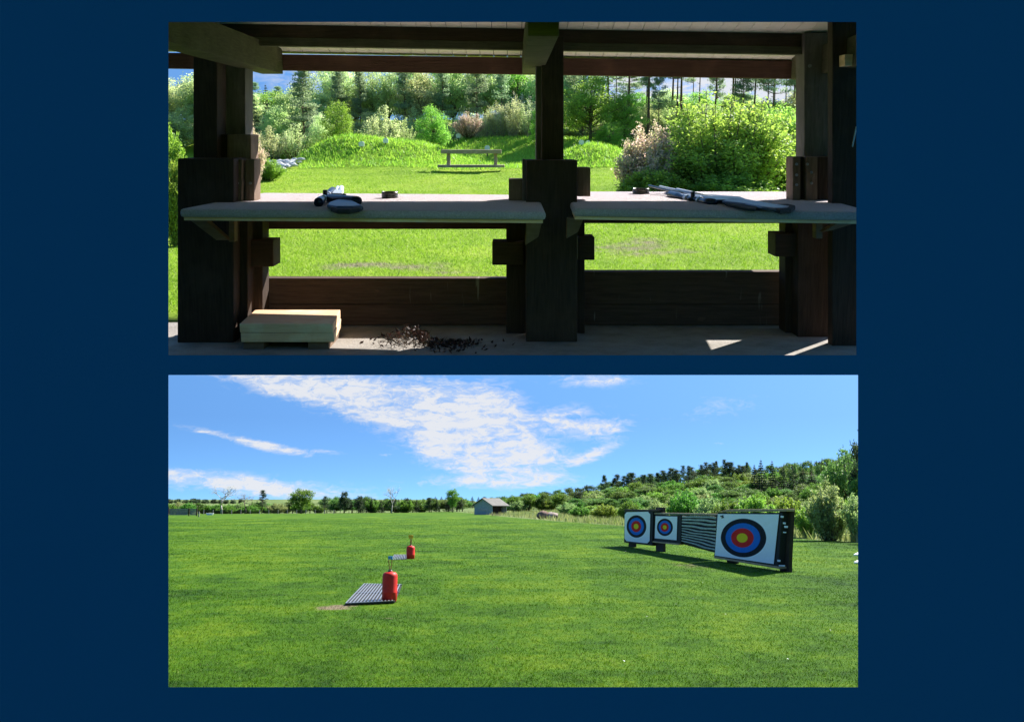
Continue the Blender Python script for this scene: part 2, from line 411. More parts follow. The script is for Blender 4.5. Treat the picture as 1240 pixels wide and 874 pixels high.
BARK = plain('grey brown bark', (.10, .075, .055), (.19, .15, .12), 12, .9, (4, 4, .6), .5)
PBARK = plain('orange brown pine bark', (.16, .085, .055), (.10, .07, .055), 10, .9, (4, 4, .6), .5)
PALEBARK = plain('pale silver bark', (.45, .42, .37), (.28, .25, .21), 10, .9, (4, 4, 1), .3)
LIB = {}
def reg(kind, trunk_mb, bark, leafv, mat, tn='trunk', cn='crown'):
    t = mesh_of(tn, trunk_mb, bark, smooth=True) if trunk_mb is not None else None
    LIB[kind] = (t, npmesh(cn, leafv, 4, mat) if leafv is not None else None, tn, cn)

def broad(kind, seed, mat, n=70, per=55, leaf=.017, w=.36, low=.22, bark=BARK):
    rng = np.random.default_rng(seed)
    blobs = [(0, 0, .62, w * .8, w * .8, .33)]
    for k in range(7):
        a = k * .9 + rng.random() * .5; r = w * .55
        blobs.append((math.cos(a) * r, math.sin(a) * r, low + .22 + .4 * rng.random(), w * .42, w * .42, .17 + .06 * rng.random()))
    blobs.append((rng.normal() * .04, rng.normal() * .04, .86, w * .4, w * .4, .13))
    cs, p = clumps(blobs, n, per, .035, rng)
    p = p[p[:, 2] > low * .6]
    mb = MB(); mb.tube([(0, 0, -.02), (.005, 0, .2), (0, .005, .45), (.01, 0, .8)], [.028, .021, .015, .005], 6)
    for c in cs[::3]:
        z0 = min(.16 + .3 * rng.random(), c[2] * .8); m = Vector(((c[0]) * .45, c[1] * .45, (z0 + c[2]) / 2 + .02))
        mb.tube([(0, 0, z0), m, c], [.010, .006, .002], 4)
    reg(kind, mb, bark, leafcards(p, leaf, rng), mat)

def stemmy(kind, seed, mat, stems=34, per=150, leaf=.014, w=.42, bark=BARK, spread=.035, start=.12, flower=None):
    """shrub of many ascending stems with leaves along them"""
    rng = np.random.default_rng(seed); mb = MB(); P = []
    for i in range(stems):
        a = rng.random() * 6.283; r = w * math.sqrt(rng.random()); h = (.98 - .5 * (r / w) ** 2) * (.75 + .25 * rng.random())
        top = Vector((math.cos(a) * r, math.sin(a) * r, h)); b = Vector((math.cos(a) * r * .25, math.sin(a) * r * .25, 0))
        mid = b.lerp(top, .5) + Vector((math.cos(a) * .03, math.sin(a) * .03, .05))
        mb.tube([b, mid, top], [.008, .005, .0015], 4)
        for k in range(3):
            t0 = .35 + .5 * rng.random(); q = b.lerp(top, t0); e = q + Vector((rng.normal() * .08, rng.normal() * .08, .08 + .06 * rng.random()))
            mb.tube([q, e], [.0035, .001], 3)
            tt = rng.random(per // 5); P.append(np.array(q)[None] * (1 - tt[:, None]) + np.array(e)[None] * tt[:, None] + rng.normal(size=(len(tt), 3)) * spread * .6)
        t = start + (1 - start) * rng.random(per) ** .8
        pt = (1 - t)[:, None] ** 2 * np.array(b) + 2 * ((1 - t) * t)[:, None] * np.array(mid) + t[:, None] ** 2 * np.array(top)
        P.append(pt + rng.normal(size=(per, 3)) * spread * (1.25 - .8 * t)[:, None])
    p = np.concatenate(P); p = p[p[:, 2] > .01]
    reg(kind, mb, bark, leafcards(p, leaf, rng), mat, 'stems', 'foliage')

def pine(kind, seed, mat, bare=.5, w=.2, whorls=9, leaf=.02, per=60, trunk=.016, flat=.3):
    rng = np.random.default_rng(seed); mb = MB(); P = []
    bend = rng.normal(size=2) * .03
    def tp(z): return Vector((bend[0] * math.sin(z * 3), bend[1] * math.sin(z * 2.4), z))
    mb.tube([tp(-.02), tp(.25), tp(.5), tp(.75), tp(.97)], [trunk, trunk * .85, trunk * .65, trunk * .4, .002], 6)
    for k in range(whorls):
        z = bare + (1 - bare) * (k + .3 * rng.random()) / whorls
        rr = w * (1.05 - ((z - bare) / (1 - bare)) ** 1.6) * (.6 + .6 * rng.random())
        for j in range(rng.integers(3, 6)):
            a = rng.random() * 6.283; e = tp(z) + Vector((math.cos(a) * rr, math.sin(a) * rr, .02 + .03 * rng.random()))
            mb.tube([tp(z), tp(z).lerp(e, .6) - Vector((0, 0, .01)), e], [.005, .003, .001], 3)
            for s in (.6, .85, 1.0):
                c = tp(z).lerp(e, s); P.append(np.array(c) + rng.normal(size=(int(per / 3), 3)) * np.array([.034, .034, .034 * flat]) * (1 + .4 * rng.random()) + np.array([0, 0, .008]))
    P.append(np.array(tp(.97)) + rng.normal(size=(per, 3)) * np.array([.03, .03, .02]))
    for k in range(5):
        z = bare * (.4 + .6 * rng.random()); a = rng.random() * 6.283
        mb.tube([tp(z), tp(z) + Vector((math.cos(a) * .05, math.sin(a) * .05, .012))], [.003, .001], 3)
    reg(kind, mb, PBARK, leafcards(np.concatenate(P), leaf, rng, .35), mat)

def spruce(kind, seed, mat, w=.2, leaf=.018, per=2600):
    rng = np.random.default_rng(seed); mb = MB(); mb.tube([(0, 0, -.02), (0, 0, .98)], [.014, .002], 5)
    n = per; z = .06 + .94 * (1 - np.sqrt(rng.random(n))); lay = np.round(z * 16) / 16; z2 = lay + (z - lay) * .55
    r = w * (1.03 - z2) * (.35 + .65 * rng.random(n) ** .6); a = rng.random(n) * 6.283
    r *= 1 + .25 * np.sin(a * 5 + lay * 40)
    p = np.stack([np.cos(a) * r, np.sin(a) * r, z2 - r * .18], -1)
    for k in range(24):
        zz = .08 + .85 * k / 24; aa = k * 2.4; rr = w * (1 - zz) * .8; mb.tube([(0, 0, zz), (math.cos(aa) * rr, math.sin(aa) * rr, zz - rr * .15)], [.003, .001], 3)
    reg(kind, mb, BARK, leafcards(p, leaf, rng, .4), mat)

def bare(kind, seed, mat, leaves=300, bark=PALEBARK, leaf=.012, depth=4):
    rng = np.random.default_rng(seed); mb = MB(); tips = []
    def grow(p, d, l, r, k):
        e = p + d * l; m = p.lerp(e, .5) + Vector(rng.normal(size=3)) * l * .05
        mb.tube([p, m, e], [r, r * .8, r * .6], 5 if k > 2 else 3)
        if k == 0: tips.append(np.array(e)); return
        for j in range(3 if k > 1 else 2):
            dd = (d + Vector(rng.normal(size=3)) * .48 + Vector((0, 0, .12))).normalized(); grow(e, dd, l * (.62 + .2 * rng.random()), r * .6, k - 1)
    grow(Vector((0, 0, -.02)), Vector((0.03, 0, 1)).normalized(), .27, .02, depth)
    tips = np.array(tips); zmax = tips[:, 2].max(); sc = 1 / zmax
    for v in mb.v: v *= sc
    p = tips[rng.integers(0, len(tips), leaves)] * sc + rng.normal(size=(leaves, 3)) * .03
    reg(kind, mb, bark, leafcards(p, leaf, rng), mat)

F_GREEN = foliage('fresh green leaves', (0.173, 0.323, 0.045), (0.075, 0.173, 0.027), 5)
F_MID = foliage('mid green leaves', (0.132, 0.232, 0.046), (0.054, 0.116, 0.025), 5)
F_DARK = foliage('dark evergreen needles', (0.024, 0.050, 0.019), (0.010, 0.022, 0.011), 5)
F_PINE = foliage('blue green pine needles', (0.060, 0.101, 0.046), (0.025, 0.048, 0.025), 5)
F_PALE = foliage('pale willow leaves', (0.378, 0.462, 0.196), (0.182, 0.266, 0.091), 5)
F_LIME = foliage('lime spring leaves', (0.270, 0.419, 0.061), (0.135, 0.243, 0.034), 5)
F_LARCH = foliage('soft larch needles', (0.165, 0.270, 0.068), (0.083, 0.150, 0.045), 5)
F_BUSHY = foliage('fresh green elder leaves', (.42, .60, .12), (.20, .36, .07), 4, .5)
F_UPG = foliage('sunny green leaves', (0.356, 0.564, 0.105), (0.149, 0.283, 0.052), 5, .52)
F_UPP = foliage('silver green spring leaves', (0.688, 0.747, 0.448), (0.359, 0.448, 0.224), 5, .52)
F_UPM = foliage('soft mid green woodland leaves', (0.585, 0.702, 0.332), (0.254, 0.370, 0.156), 5, .52)  # spring leaves of the upper wood, colours paled further in place of haze
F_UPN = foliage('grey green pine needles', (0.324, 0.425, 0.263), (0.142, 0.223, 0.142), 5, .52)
F_PINK = foliage('dusty pink blossom and leaves', (.70, .48, .52), (0.286, 0.308, 0.143), 9, .52)
F_WHITE = foliage('white blossom', (.80, .78, .74), (.42, .45, .30), 7)
F_FERN = foliage('leafy green bush leaves', (0.338, 0.546, 0.078), (0.117, 0.234, 0.039), 4)
F_BUD = foliage('buff spring buds', (.40, .36, .24), (.26, .24, .15), 5)

broad('broad_green', 1, F_GREEN, low=.1, n=110, leaf=.02); broad('broad_mid', 2, F_MID, w=.44, low=.02, n=110, leaf=.022); broad('broad_mid2', 12, F_MID, w=.36, n=100, low=.04, leaf=.022)
broad('broad_dark', 3, F_PINE, w=.34, low=.1, n=100, leaf=.021); broad('broad_lime', 4, F_LARCH, w=.4, low=.02, n=110, leaf=.021)
stemmy('willow', 5, F_PALE, 55, 150, .021, spread=.045, start=.03); stemmy('willow2', 15, F_PALE, 55, 140, .021, .5, spread=.045, start=.03); stemmy('scrub', 6, F_LIME, 48, 140, .022, .5, spread=.045, start=.03); stemmy('scrub2', 16, F_GREEN, 48, 140, .023, .5, spread=.045, start=.03)
pine('pine', 7, F_PINE, .45, .2); pine('pine2', 17, F_PINE, .55, .22); pine('pine3', 27, F_PINE, .3, .2, 12); pine('pine4', 37, F_PINE, .5, .26, 11, .018, 80)
spruce('spruce', 8, F_DARK); spruce('larch', 18, F_LARCH, .17); bare('bare', 9, F_BUD); bare('bare2', 19, F_BUD, 500, BARK)
# for the woods behind the lawn
broad('up_round', 31, F_UPG, 150, 90, .0135, .46, .0); broad('up_wood', 32, F_UPM, 150, 80, .0135, .4, .02); broad('up_wood2', 33, F_UPM, 140, 80, .0135, .46, .0); broad('up_pale', 34, F_UPP, 150, 75, .013, .42, .02)
stemmy('up_willow', 35, F_UPP, 40, 150, .012, .42); stemmy('up_willow2', 36, F_UPM, 40, 150, .013, .45)
stemmy('up_birch', 37, F_UPP, 16, 170, .011, .26, PALEBARK, .04, .3)
stemmy('up_fern', 38, F_FERN, 60, 170, .02, .5, BARK, .05)
stemmy('up_pink', 39, F_PINK, 50, 200, .014, .5, BARK, .045, .2)
stemmy('up_white', 40, F_WHITE, 34, 120, .012, .45, BARK, .04, .25)
pine('up_pine', 41, F_UPN, .35, .2, 12, .014, 110, .014); pine('up_pine2', 42, F_UPN, .62, .17, 8, .014, 130, .016); pine('up_pine4', 45, F_UPN, .7, .15, 7, .014, 120, .021); pine('up_pine3', 43, F_UPN, .5, .2, 9, .014, 120, .015)
spruce('up_spruce', 44, F_PINE, .24, .014, 4200); broad('up_lime', 46, F_FERN, 120, 90, .014, .5, .0)

rT = random.Random(5)
def plant(kind, px, top, wpx, Y, up, name, label, cat, group=None, z=None, sink=0):
    H = H_up if up else H_lo; p = at(px, 400, Y, up); z0 = float(H(p.x, Y)) if z is None else z
    q = at(px, top, Y, up); h = q.z - z0 + sink; wm = (at(px + wpx / 2, top, Y, up) - at(px - wpx / 2, top, Y, up)).x
    t, c, tn, cn = LIB[kind]
    nat = np.ptp(np.array([v.co.x for v in c.vertices][::7])) if kind not in NAT else NAT[kind]; NAT[kind] = nat
    root = thing(name, label, cat, (p.x, Y, z0 - sink), M_UP if up else M_LO, group)
    s = wm / nat
    root.matrix_world = (M_UP if up else M_LO) @ Matrix.Translation((p.x, Y, z0 - sink)) @ Matrix.Rotation(rT.random() * 6.28, 4, 'Z') @ Matrix.Diagonal((s, s, h, 1))
    link(tn, t, parent=root); link(cn, c, parent=root); return root
NAT = {}

# ---- far side of the archery field, left to right
def lo(kind, px, top, w, Y, name, label, cat='tree', group=None): return plant(kind, px, top, w, Y, False, name, label, cat, group)
lo('bare', 281, 590, 38, 370, 'bare_tree', 'pale almost leafless tree behind the wire fence on the far left')
lo('bare2', 309, 598, 26, 372, 'bare_tree', 'low spreading half bare tree right of the pale leafless one')
lo('pine3', 328, 594, 15, 372, 'pine_tree', 'slim lone pine standing left of the round green tree')
lo('broad_green', 374, 591, 36, 360, 'round_tree', 'round bright green tree standing alone at the field edge')
lo('broad_dark', 424, 593, 17, 370, 'pine_tree', 'dark dense pine right of the round green tree')
lo('broad_dark', 441, 599, 16, 375, 'pine_tree', 'smaller dark tree just right of the dense dark pine')
lo('bare', 480, 590, 22, 350, 'bare_tree', 'grey leafless tree in front of the far middle hedge')
lo('broad_green', 551, 591, 19, 350, 'tall_tree', 'tall bright green tree left of the wooden shed')
rr = random.Random(11)
for i in range(44):
    px = 203 + i * 8.6 + rr.uniform(-4, 4)
    if px > 568: break
    k = rr.choice(['broad_mid', 'broad_mid2', 'scrub2', 'broad_mid', 'broad_lime']) if px > 400 else rr.choice(['scrub2', 'broad_mid2', 'willow2'])
    top = (608 if px < 400 else 603) + rr.uniform(-2.5, 3)
    lo(k, px, top, rr.uniform(19, 30), 385 + rr.uniform(0, 20), 'hedge_tree', 'low hedge tree in the row along the far edge of the field', 'tree', 'hedge trees along the far edge of the field')
for i in range(13):
    px = 405 + i * 13 + rr.uniform(-3, 3)
    lo(rr.choice(['spruce', 'pine3', 'broad_dark']), px, 602.5 + rr.uniform(-2, 2), rr.uniform(9, 14), 375 + rr.uniform(0, 12), 'dark_conifer', 'small dark conifer among the hedge trees left of the shed', 'tree', 'dark conifers in the far hedge')
for i in range(12):      # pale far skyline wood on the left
    px = 214 + i * 8 + rr.uniform(-2, 2)
    lo('broad_dark', px, 603.8 + rr.uniform(-1.4, 1), rr.uniform(9, 14), 1250 + rr.uniform(-40, 40), 'skyline_tree', 'tiny dark tree on the far left skyline beyond the pale fields', 'tree', 'trees on the far left skyline')
for i in range(46):
    px = 300 + i * 7.2
    lo(rr.choice(['spruce', 'broad_dark']), px, (608.5 if px < 420 else 603.5 if px < 520 else 601) + rr.uniform(-1, 1.3), rr.uniform(9, 13), 700 + rr.uniform(-40, 40) if px > 420 else 1500, 'forest_tree', 'far dark forest tree on the low hill behind the shed and hedge', 'tree', 'dark forest on the low far hill')
# ---- wooded hillside on the right
def ridge(px): return float(np.interp(px, [600, 640, 700, 740, 800, 850, 900, 950, 1000, 1045], [602, 598, 590, 584, 577, 568, 566, 562, 556, 548]))
for i in range(40):
    px = 596 + i * 11.6 + rr.uniform(-3, 3)
    lo(rr.choice(['broad_dark', 'broad_mid', 'broad_mid', 'broad_mid2']), px, ridge(px) - 2 + rr.uniform(-2, 3), rr.uniform(20, 30), 470 + rr.uniform(-20, 20), 'ridge_tree', 'dark tree on the crest of the wooded right hillside', 'tree', 'trees along the crest of the right hillside')
for i in range(30):
    px = 732 + i * 5.6 + rr.uniform(-4.5, 4.5)
    lo(rr.choice(['pine', 'pine2', 'pine4', 'pine3']), px, float(np.interp(px, [730, 780, 850, 875, 900], [577, 571, 558, 557, 562])) + rr.uniform(-1, 5), rr.uniform(9, 19), 455 + rr.uniform(-8, 8), 'ridge_pine', 'tall thin pine silhouetted against the sky on the hill crest', 'tree', 'pines silhouetted on the hill crest')
for px, top, w in ((913, 557, 17), (926, 558, 14), (905, 563, 15), (938, 566, 16), (962, 568, 20), (950, 564, 16), (972, 571, 18)):
    lo('spruce', px, top - 2, w * 1.35, 330 - (px % 7) * 3, 'spruce_tree', 'very dark spruce in the clump on the right hillside', 'tree', 'dark spruce clump on the right hillside')
for i in range(14):
    px = 940 + i * 6.5; lo('larch', px, 560 - i * .7 + rr.uniform(-2, 2), 13, 400 + rr.uniform(-10, 10), 'larch_tree', 'soft green larch on the hillside skyline at the right', 'tree', 'larches on the right skyline')
for row, (Y, n, off, hh) in enumerate(((430, 30, 6, 1), (380, 30, 12, 1), (330, 30, 19, 1), (285, 28, 26, 1), (245, 24, 33, 1))):
    for i in range(n):
        px = 604 + i * (440 / n) + rr.uniform(-5, 5) + row * 3
        if row >= 3 and px < 690 + (row - 3) * 60: continue
        top = ridge(px) + off * (.35 + .65 * min(1, max(0, (px - 600) / 240))) + rr.uniform(-3, 3)
        if px < 700: top = min(top, 606 - row)
        k = rr.choice(['broad_mid', 'broad_mid2', 'broad_green', 'broad_lime', 'scrub2', 'willow2', 'scrub'])
        lo(k, px, top, rr.uniform(24, 36), Y + rr.uniform(-15, 15), 'hillside_tree', 'rounded green tree in the mixed wood on the right hillside', 'tree', 'mixed wood on the right hillside')
for px, top, w, k in ((622, 599, 22, 'broad_green'), (640, 598, 22, 'broad_green'), (657, 597, 24, 'broad_mid'), (676, 596, 24, 'broad_green'), (698, 594, 22, 'broad_dark'), (607, 606, 18, 'broad_green')):
    lo(k, px, top, w, 318, 'shed_side_tree', 'leafy green tree in the row just right of the wooden shed', 'tree', 'green trees right of the shed')
lo('pine3', 1040, 522, 44, 115, 'pine_tree', 'tall dark pine leaning in at the right edge of the archery field')
lo('broad_dark', 1031, 529, 40, 118, 'dark_tree', 'dark bushy tree beside the tall pine at the right edge')
lo('broad_lime', 1012, 543, 50, 128, 'leafy_tree', 'big pale green tree below the tall pine at the right edge')
lo('broad_mid', 1036, 556, 46, 112, 'leafy_tree', 'darker green tree at the right edge under the tall pine')
# scrub between field and hillside
for px, top, w, Y, k, lb in ((822, 587, 48, 105, 'scrub2', 'green willow bush rising behind the slatted panel'), (850, 596, 44, 95, 'willow', 'pale willow bush just left of the largest target'),
        (790, 600, 34, 125, 'willow2', 'pale low bush behind the second archery target'), (905, 591, 54, 84, 'scrub', 'lime green bush right behind the largest target'),
        (940, 594, 46, 90, 'scrub', 'yellow green bush behind the right end of the target stand'), (872, 600, 44, 92, 'scrub2', 'low green bush behind the left half of the largest target'),
        (988, 576, 58, 64, 'willow', 'tall pale silvery bush right of the target stand'), (1024, 592, 50, 62, 'willow2', 'broad pale bush at the right edge of the field'),
        (966, 606, 40, 70, 'scrub', 'small lime bush between target stand and tall silvery bush'), (1042, 600, 36, 58, 'scrub2', 'green bush cut off by the right edge'),
        (757, 603, 30, 150, 'scrub2', 'green bush just left of the smallest board group'), (728, 607, 34, 170, 'scrub', 'low green bush in the rough grass left of the targets'),
        (700, 611, 30, 190, 'scrub2', 'low green bush near the pale boulders'), (685, 606, 30, 230, 'willow2', 'pale bush in the rough slope beyond the boulders')):
    lo(k, px, top, w, Y, 'bush', lb, 'bush')
for i in range(30):
    px = 690 + i * 12 + rr.uniform(-5, 5); Y = float(np.interp(px, [690, 760, 860, 1045], [250, 180, 130, 100])) + rr.uniform(-10, 40)
    lo(rr.choice(['willow2', 'scrub', 'willow', 'scrub2']), px, 615 - (px - 690) * .035 + rr.uniform(-5, 3), rr.uniform(22, 34), Y, 'scrub_bush', 'low willow scrub bush in the rough ground before the hill', 'bush', 'willow scrub in the rough ground')

# ---- behind the lawn (upper place)
def up(kind, px, top, w, Y, name, label, cat='tree', group=None): return plant(kind, px, top, w, Y, True, name, label, cat, group)
for i in range(15):
    px = 190 + i * 11 + rr.uniform(-3, 3)
    up('up_spruce' if i % 2 else 'up_pine3', px, 99 + rr.uniform(-4, 4) + (i % 3) * 2, 22, 55 + rr.uniform(0, 1), 'background_conifer', 'hazy conifer on the wooded rise behind the left mound', 'tree', 'conifers on the rise behind the left mound')
for i in range(46):
    px = 190 + i * 18 + rr.uniform(-7, 7)
    top = (96 if px < 290 else 108 if px < 400 else 78 if px < 700 else 118) + rr.uniform(-10, 8)
    up(rr.choice(['up_wood', 'up_wood2', 'up_pale', 'up_wood', 'up_round']), px, top, rr.uniform(52, 74), 52 + rr.uniform(-1, 2), 'woodland_tree', 'soft green spring tree in the wood behind the lawn', 'tree', 'spring trees in the wood behind the lawn')
for i in range(42):
    px = 196 + i * 19.5 + rr.uniform(-6, 6); up(rr.choice(['up_willow', 'up_willow2', 'up_pale', 'up_wood2']), px, 136 + rr.uniform(-12, 6), rr.uniform(44, 58), 49.5 + rr.uniform(-.5, 1), 'understorey_bush', 'grey green bush at the foot of the wood behind the lawn', 'bush', 'bushes at the foot of the wood')
for px, top, w in ((420, 78, 40), (441, 84, 34), (497, 70, 44), (537, 76, 40), (578, 66, 46), (610, 78, 40)):
    up('up_pine', px, top, w, 50.5 + rr.uniform(-.6, .6), 'tall_pine', 'tall grey green pine rising above the spring trees', 'tree', 'tall pines above the spring trees')
up('up_pine', 379, 84, 62, 47, 'layered_pine', 'layered pine with sky beside its top, left of the tall pines')
for i in range(38):
    px = 690 + i * 8 + rr.uniform(-7, 7)
    up(rr.choice(['up_pine2', 'up_pine2', 'up_pine3', 'up_pine4', 'up_pine4']), px, rr.uniform(20, 85), rr.uniform(26, 46), 50 + rr.uniform(-2, 4.5), 'scots_pine', 'bare trunked pine in the grove behind the yellow green bush', 'tree', 'bare trunked pines in the right grove')
for px in (690, 715, 742, 770, 800, 830, 858, 888, 915, 945, 975): up('up_wood2', px, 133 + rr.uniform(-5, 6), 46, 50.5, 'grove_bush', 'dull green bush below the bare trunked pines', 'bush', 'bushes below the bare trunked pines')
up('up_spruce', 318, 112, 30, 49, 'dark_spruce', 'dark spruce standing right of the left upper post'); up('up_spruce', 334, 118, 26, 49.4, 'dark_spruce', 'smaller dark spruce just right of the dark spruce by the post')
up('up_wood', 358, 108, 56, 48.5, 'leafy_tree', 'broad yellowish green tree under the layered pine')
up('up_wood', 345, 128, 60, 47.5, 'leafy_tree', 'low broad green tree between dark spruce and lime tree')
up('up_willow', 365, 147, 56, 44.5, 'pale_bush', 'pale grey green bush left of the small lime tree', 'bush')
up('up_willow', 333, 150, 50, 43.5, 'pale_bush', 'pale bush right beside the left upper post', 'bush')
up('up_pale', 397, 138, 40, 44.5, 'pale_bush', 'pale leafy bush behind the left side of the lime tree', 'bush')
up('up_lime', 415, 124, 58, 43.2, 'lime_tree', 'small bright green tree on top of the left mound')
up('up_willow', 468, 124, 56, 45, 'pale_bush', 'silvery rounded bush behind the middle of the mound', 'bush')
up('up_willow2', 493, 140, 34, 45.5, 'pale_bush', 'narrow pale bush between silvery bush and yellow green bush', 'bush')
up('up_round', 527, 127, 46, 44.5, 'green_bush', 'yellow green bush standing before the bank left of centre', 'bush')
up('up_pink', 570, 131, 46, 46.5, 'blossom_bush', 'pink flowering bush on the bank behind the plank stand', 'bush')
for px, top, w, k, lb in ((604, 112, 36, 'up_birch', 'pale slender multi stemmed birch right of the pink bush'), (622, 104, 34, 'up_birch', 'pale birch between pink bush and centre post'), (640, 108, 36, 'up_birch', 'pale birch directly left of the centre post'), (590, 124, 26, 'up_birch', 'short pale birch touching the pink bush')):
    up(k, px, top, w, 47.5, 'birch_tree', lb)
up('up_white', 632, 99, 44, 49, 'blossom_tree', 'white blossoming tree left of the centre post')
up('up_lime', 652, 128, 34, 45, 'green_bush', 'fresh green bush peeping out left of the centre post', 'bush')
up('up_round', 712, 90, 92, 46, 'round_tree', 'large rounded green tree right of the centre post')
up('up_round', 752, 112, 60, 46.5, 'round_tree', 'rounded green tree right of the large one by centre post')
up('up_lime', 735, 150, 44, 44.5, 'green_bush', 'low yellow green bush before the two rounded trees', 'bush')
F2 = plant
up('up_elder' if 'up_elder' in LIB else 'up_fern', 330, 188, 50, 33, 'leafy_bush', 'dark leafy low bush right of the left post above the table', 'bush')
# big bright bush (right) and its neighbours, nearer so with more leaves
stemmy('big_bush', 51, F_BUSHY, 120, 270, .0115, .5, BARK, .05, .1)
stemmy('big_pink', 52, F_PINK, 60, 240, .016, .5, BARK, .05, .3)
stemmy('low_green', 53, F_FERN, 70, 260, .02, .5, BARK, .05, .02)
up('big_bush', 868, 101, 208, 23, 'yellow_green_bush', 'huge yellow green bush filling the view above the right table', 'bush')
up('big_bush', 946, 108, 110, 24.5, 'yellow_green_bush', 'tall yellow green bush partly behind the right post', 'bush')
up('big_pink', 782, 140, 92, 22.5, 'pink_blossom_bush', 'pink blossoming bush left of the huge yellow green bush', 'bush')
up('low_green', 790, 198, 100, 21.5, 'leafy_bush', 'low leafy green bush under the pink blossom', 'bush')
up('low_green', 880, 204, 130, 21.3, 'leafy_bush', 'low leafy growth at the foot of the huge yellow bush', 'bush')
up('low_green', 206, 126, 70, 17, 'leafy_bush', 'bright leafy bush at the far left beside the left post', 'bush')
up('low_green', 222, 178, 50, 15, 'leafy_bush', 'low leafy bush against the outer side of left post', 'bush')
up('up_pink', 312, 138, 42, 30, 'blossom_bush', 'small pale pink bush seen right of the left post', 'bush')

# ------------------------------------------------------------------ shooting shelter (upper place)
sh = thing('shooting_shelter', 'dark timber shooting shelter with cream boarded ceiling and low front wall', 'shelter', (0, 8, 0), M_UP)
def sp(name, rects, mat, bevel=.006, floor=False):
    mb = MB()
    for r in rects: mb.ubox(*r, floor=floor)
    return part(name, mb, MT[mat], sh, bevel=bevel)
# left post group
sp('post', [(234, 55, 263, 200, 8.0, .25)], 'dark_v'); sp('post', [(262, 60, 297, 164, 8.3, .25)], 'greywood')  # second piece is the post's lit side face, its light put into the colour
sp('packing_block', [(264, 163, 276, 196, 8.12, .2)], 'dark_v'); sp('packing_block', [(275, 163, 304, 193, 8.08, .24)], 'mid')
sp('post_base', [(215, 192, 283, 418, 7.72, .4)], 'dark_v', floor=True)
sp('clamp_strip', [(282, 193, 293, 262, 7.86, .2)], 'mid'); sp('clamp_strip', [(297, 193, 308, 262, 7.9, .2)], 'mid'); sp('clamp_strip', [(292.5, 194, 297.5, 262, 7.98, .2)], 'dark_v')  # last strip is the shaded gap between the two boards, filled in dark
sp('post_base', [(283, 262, 300, 408, 7.9, .3)], 'dark_v', floor=True); sp('post_base', [(300, 262, 318, 405, 8.1, .22)], 'dark_v', floor=True)
sp('peg_block', [(301, 291, 331, 323, 8.0, .25)], 'dark_h')
# centre post group
sp('post', [(656, 45, 682.5, 198, 8.0, .28)], 'dark_v'); sp('post', [(649, 60, 656, 196, 8.12, .2)], 'greywood')
sp('post_base', [(637, 194, 699, 408, 7.75, .35)], 'dark_v', floor=True); sp('packing_block', [(632.5, 193, 637, 262, 7.9, .15)], 'greywood')  # greyer narrow piece paints the highlight along the post's left edge
sp('packing_block', [(616, 217, 633, 243, 7.95, .22)], 'mid'); sp('packing_block', [(699, 203, 715, 238, 7.95, .22)], 'mid')
sp('post_base', [(613, 262, 637, 404, 8.1, .22)], 'dark_v', floor=True); sp('peg_block', [(596, 293, 634, 321, 8.0, .25)], 'dark_h')
sp('post_base', [(699, 262, 708, 402, 8.1, .22)], 'dark_v', floor=True); sp('peg_block', [(700, 287, 720, 315, 8.0, .25)], 'dark_h')
# right post group
sp('post', [(974, 40, 1010, 192, 8.2, .25)], 'greywood'); sp('side_wall', [(1008, 20, 1075, 428, 7.6, .12)], 'dark_v')
sp('clamp_strip', [(960, 190, 969.5, 262, 8.0, .2)], 'mid'); sp('clamp_strip', [(969.5, 190, 976.5, 262, 8.06, .2)], 'dark_v'); sp('clamp_strip', [(976.5, 190, 990, 262, 7.98, .2)], 'mid')  # middle strip fills the shaded gap between the bolted boards with dark colour
sp('clamp_strip', [(990, 190, 1012, 262, 8.04, .2)], 'dark_v')
sp('post_base', [(966, 262, 1012, 400, 7.95, .3)], 'dark_v', floor=True); sp('post_base', [(951, 262, 966, 400, 8.12, .2)], 'dark_v', floor=True); sp('peg_block', [(939, 283, 968, 311, 8.0, .25)], 'dark_h')
# rails and low walls
sp('rail', [(300, 262, 640, 277.5, 8.4, .08)], 'dark_h'); sp('rail', [(700, 256, 966, 270.5, 8.4, .08)], 'dark_h')
for x0, x1, yt in ((290, 640, 337), (694, 985, 329)):
    a, b = U(x0, yt, 8.42), U(x1, yt - (1 if x0 < 500 else 2), 8.42); zm = .19
    part('low_wall', MB().box(a.x, b.x, 8.42, 8.55, zm + .004, a.z), MT['boards'], sh, bevel=.004)
    part('low_wall', MB().box(a.x, b.x, 8.415, 8.56, .012, zm), MT['boards'], sh, bevel=.004)
# beams under the roof
mb = MB().uquad([(150, 42), (1080, 58.5), (1080, 43), (150, 26)], 8.28, .12); part('beam', mb, MT['dark_h'], sh, bevel=.004)
mb = MB().uquad([(150, 52.8), (1080, 68), (1080, 58.7), (150, 42.3)], 8.26, .1); part('beam', mb, MT['olive'], sh, bevel=.004)
mb = MB().uquad([(150, 82), (1080, 97.5), (1080, 75.5), (150, 63.5)], 9.1, .09); part('eave_beam', mb, MT['red_h'], sh, bevel=.004)
def zc(x, y): return 2.325 - .016 * x + (9.2 - y) * .17
for xa, xb, zb in ((-2.24, -2.05, 2.17), (.09, .265, 2.17), (2.50, 2.68, 2.12)):
    t0 = t1 = zb + .225
    mb = MB().hexa([(xa, 5.75, zb), (xb, 5.75, zb), (xb, 5.75, t0), (xa, 5.75, t0), (xa, 9.08, zb), (xb, 9.08, zb), (xb, 9.08, t1), (xa, 9.08, t1)])
    part('rafter', mb, MT['olive'], sh, bevel=.006)
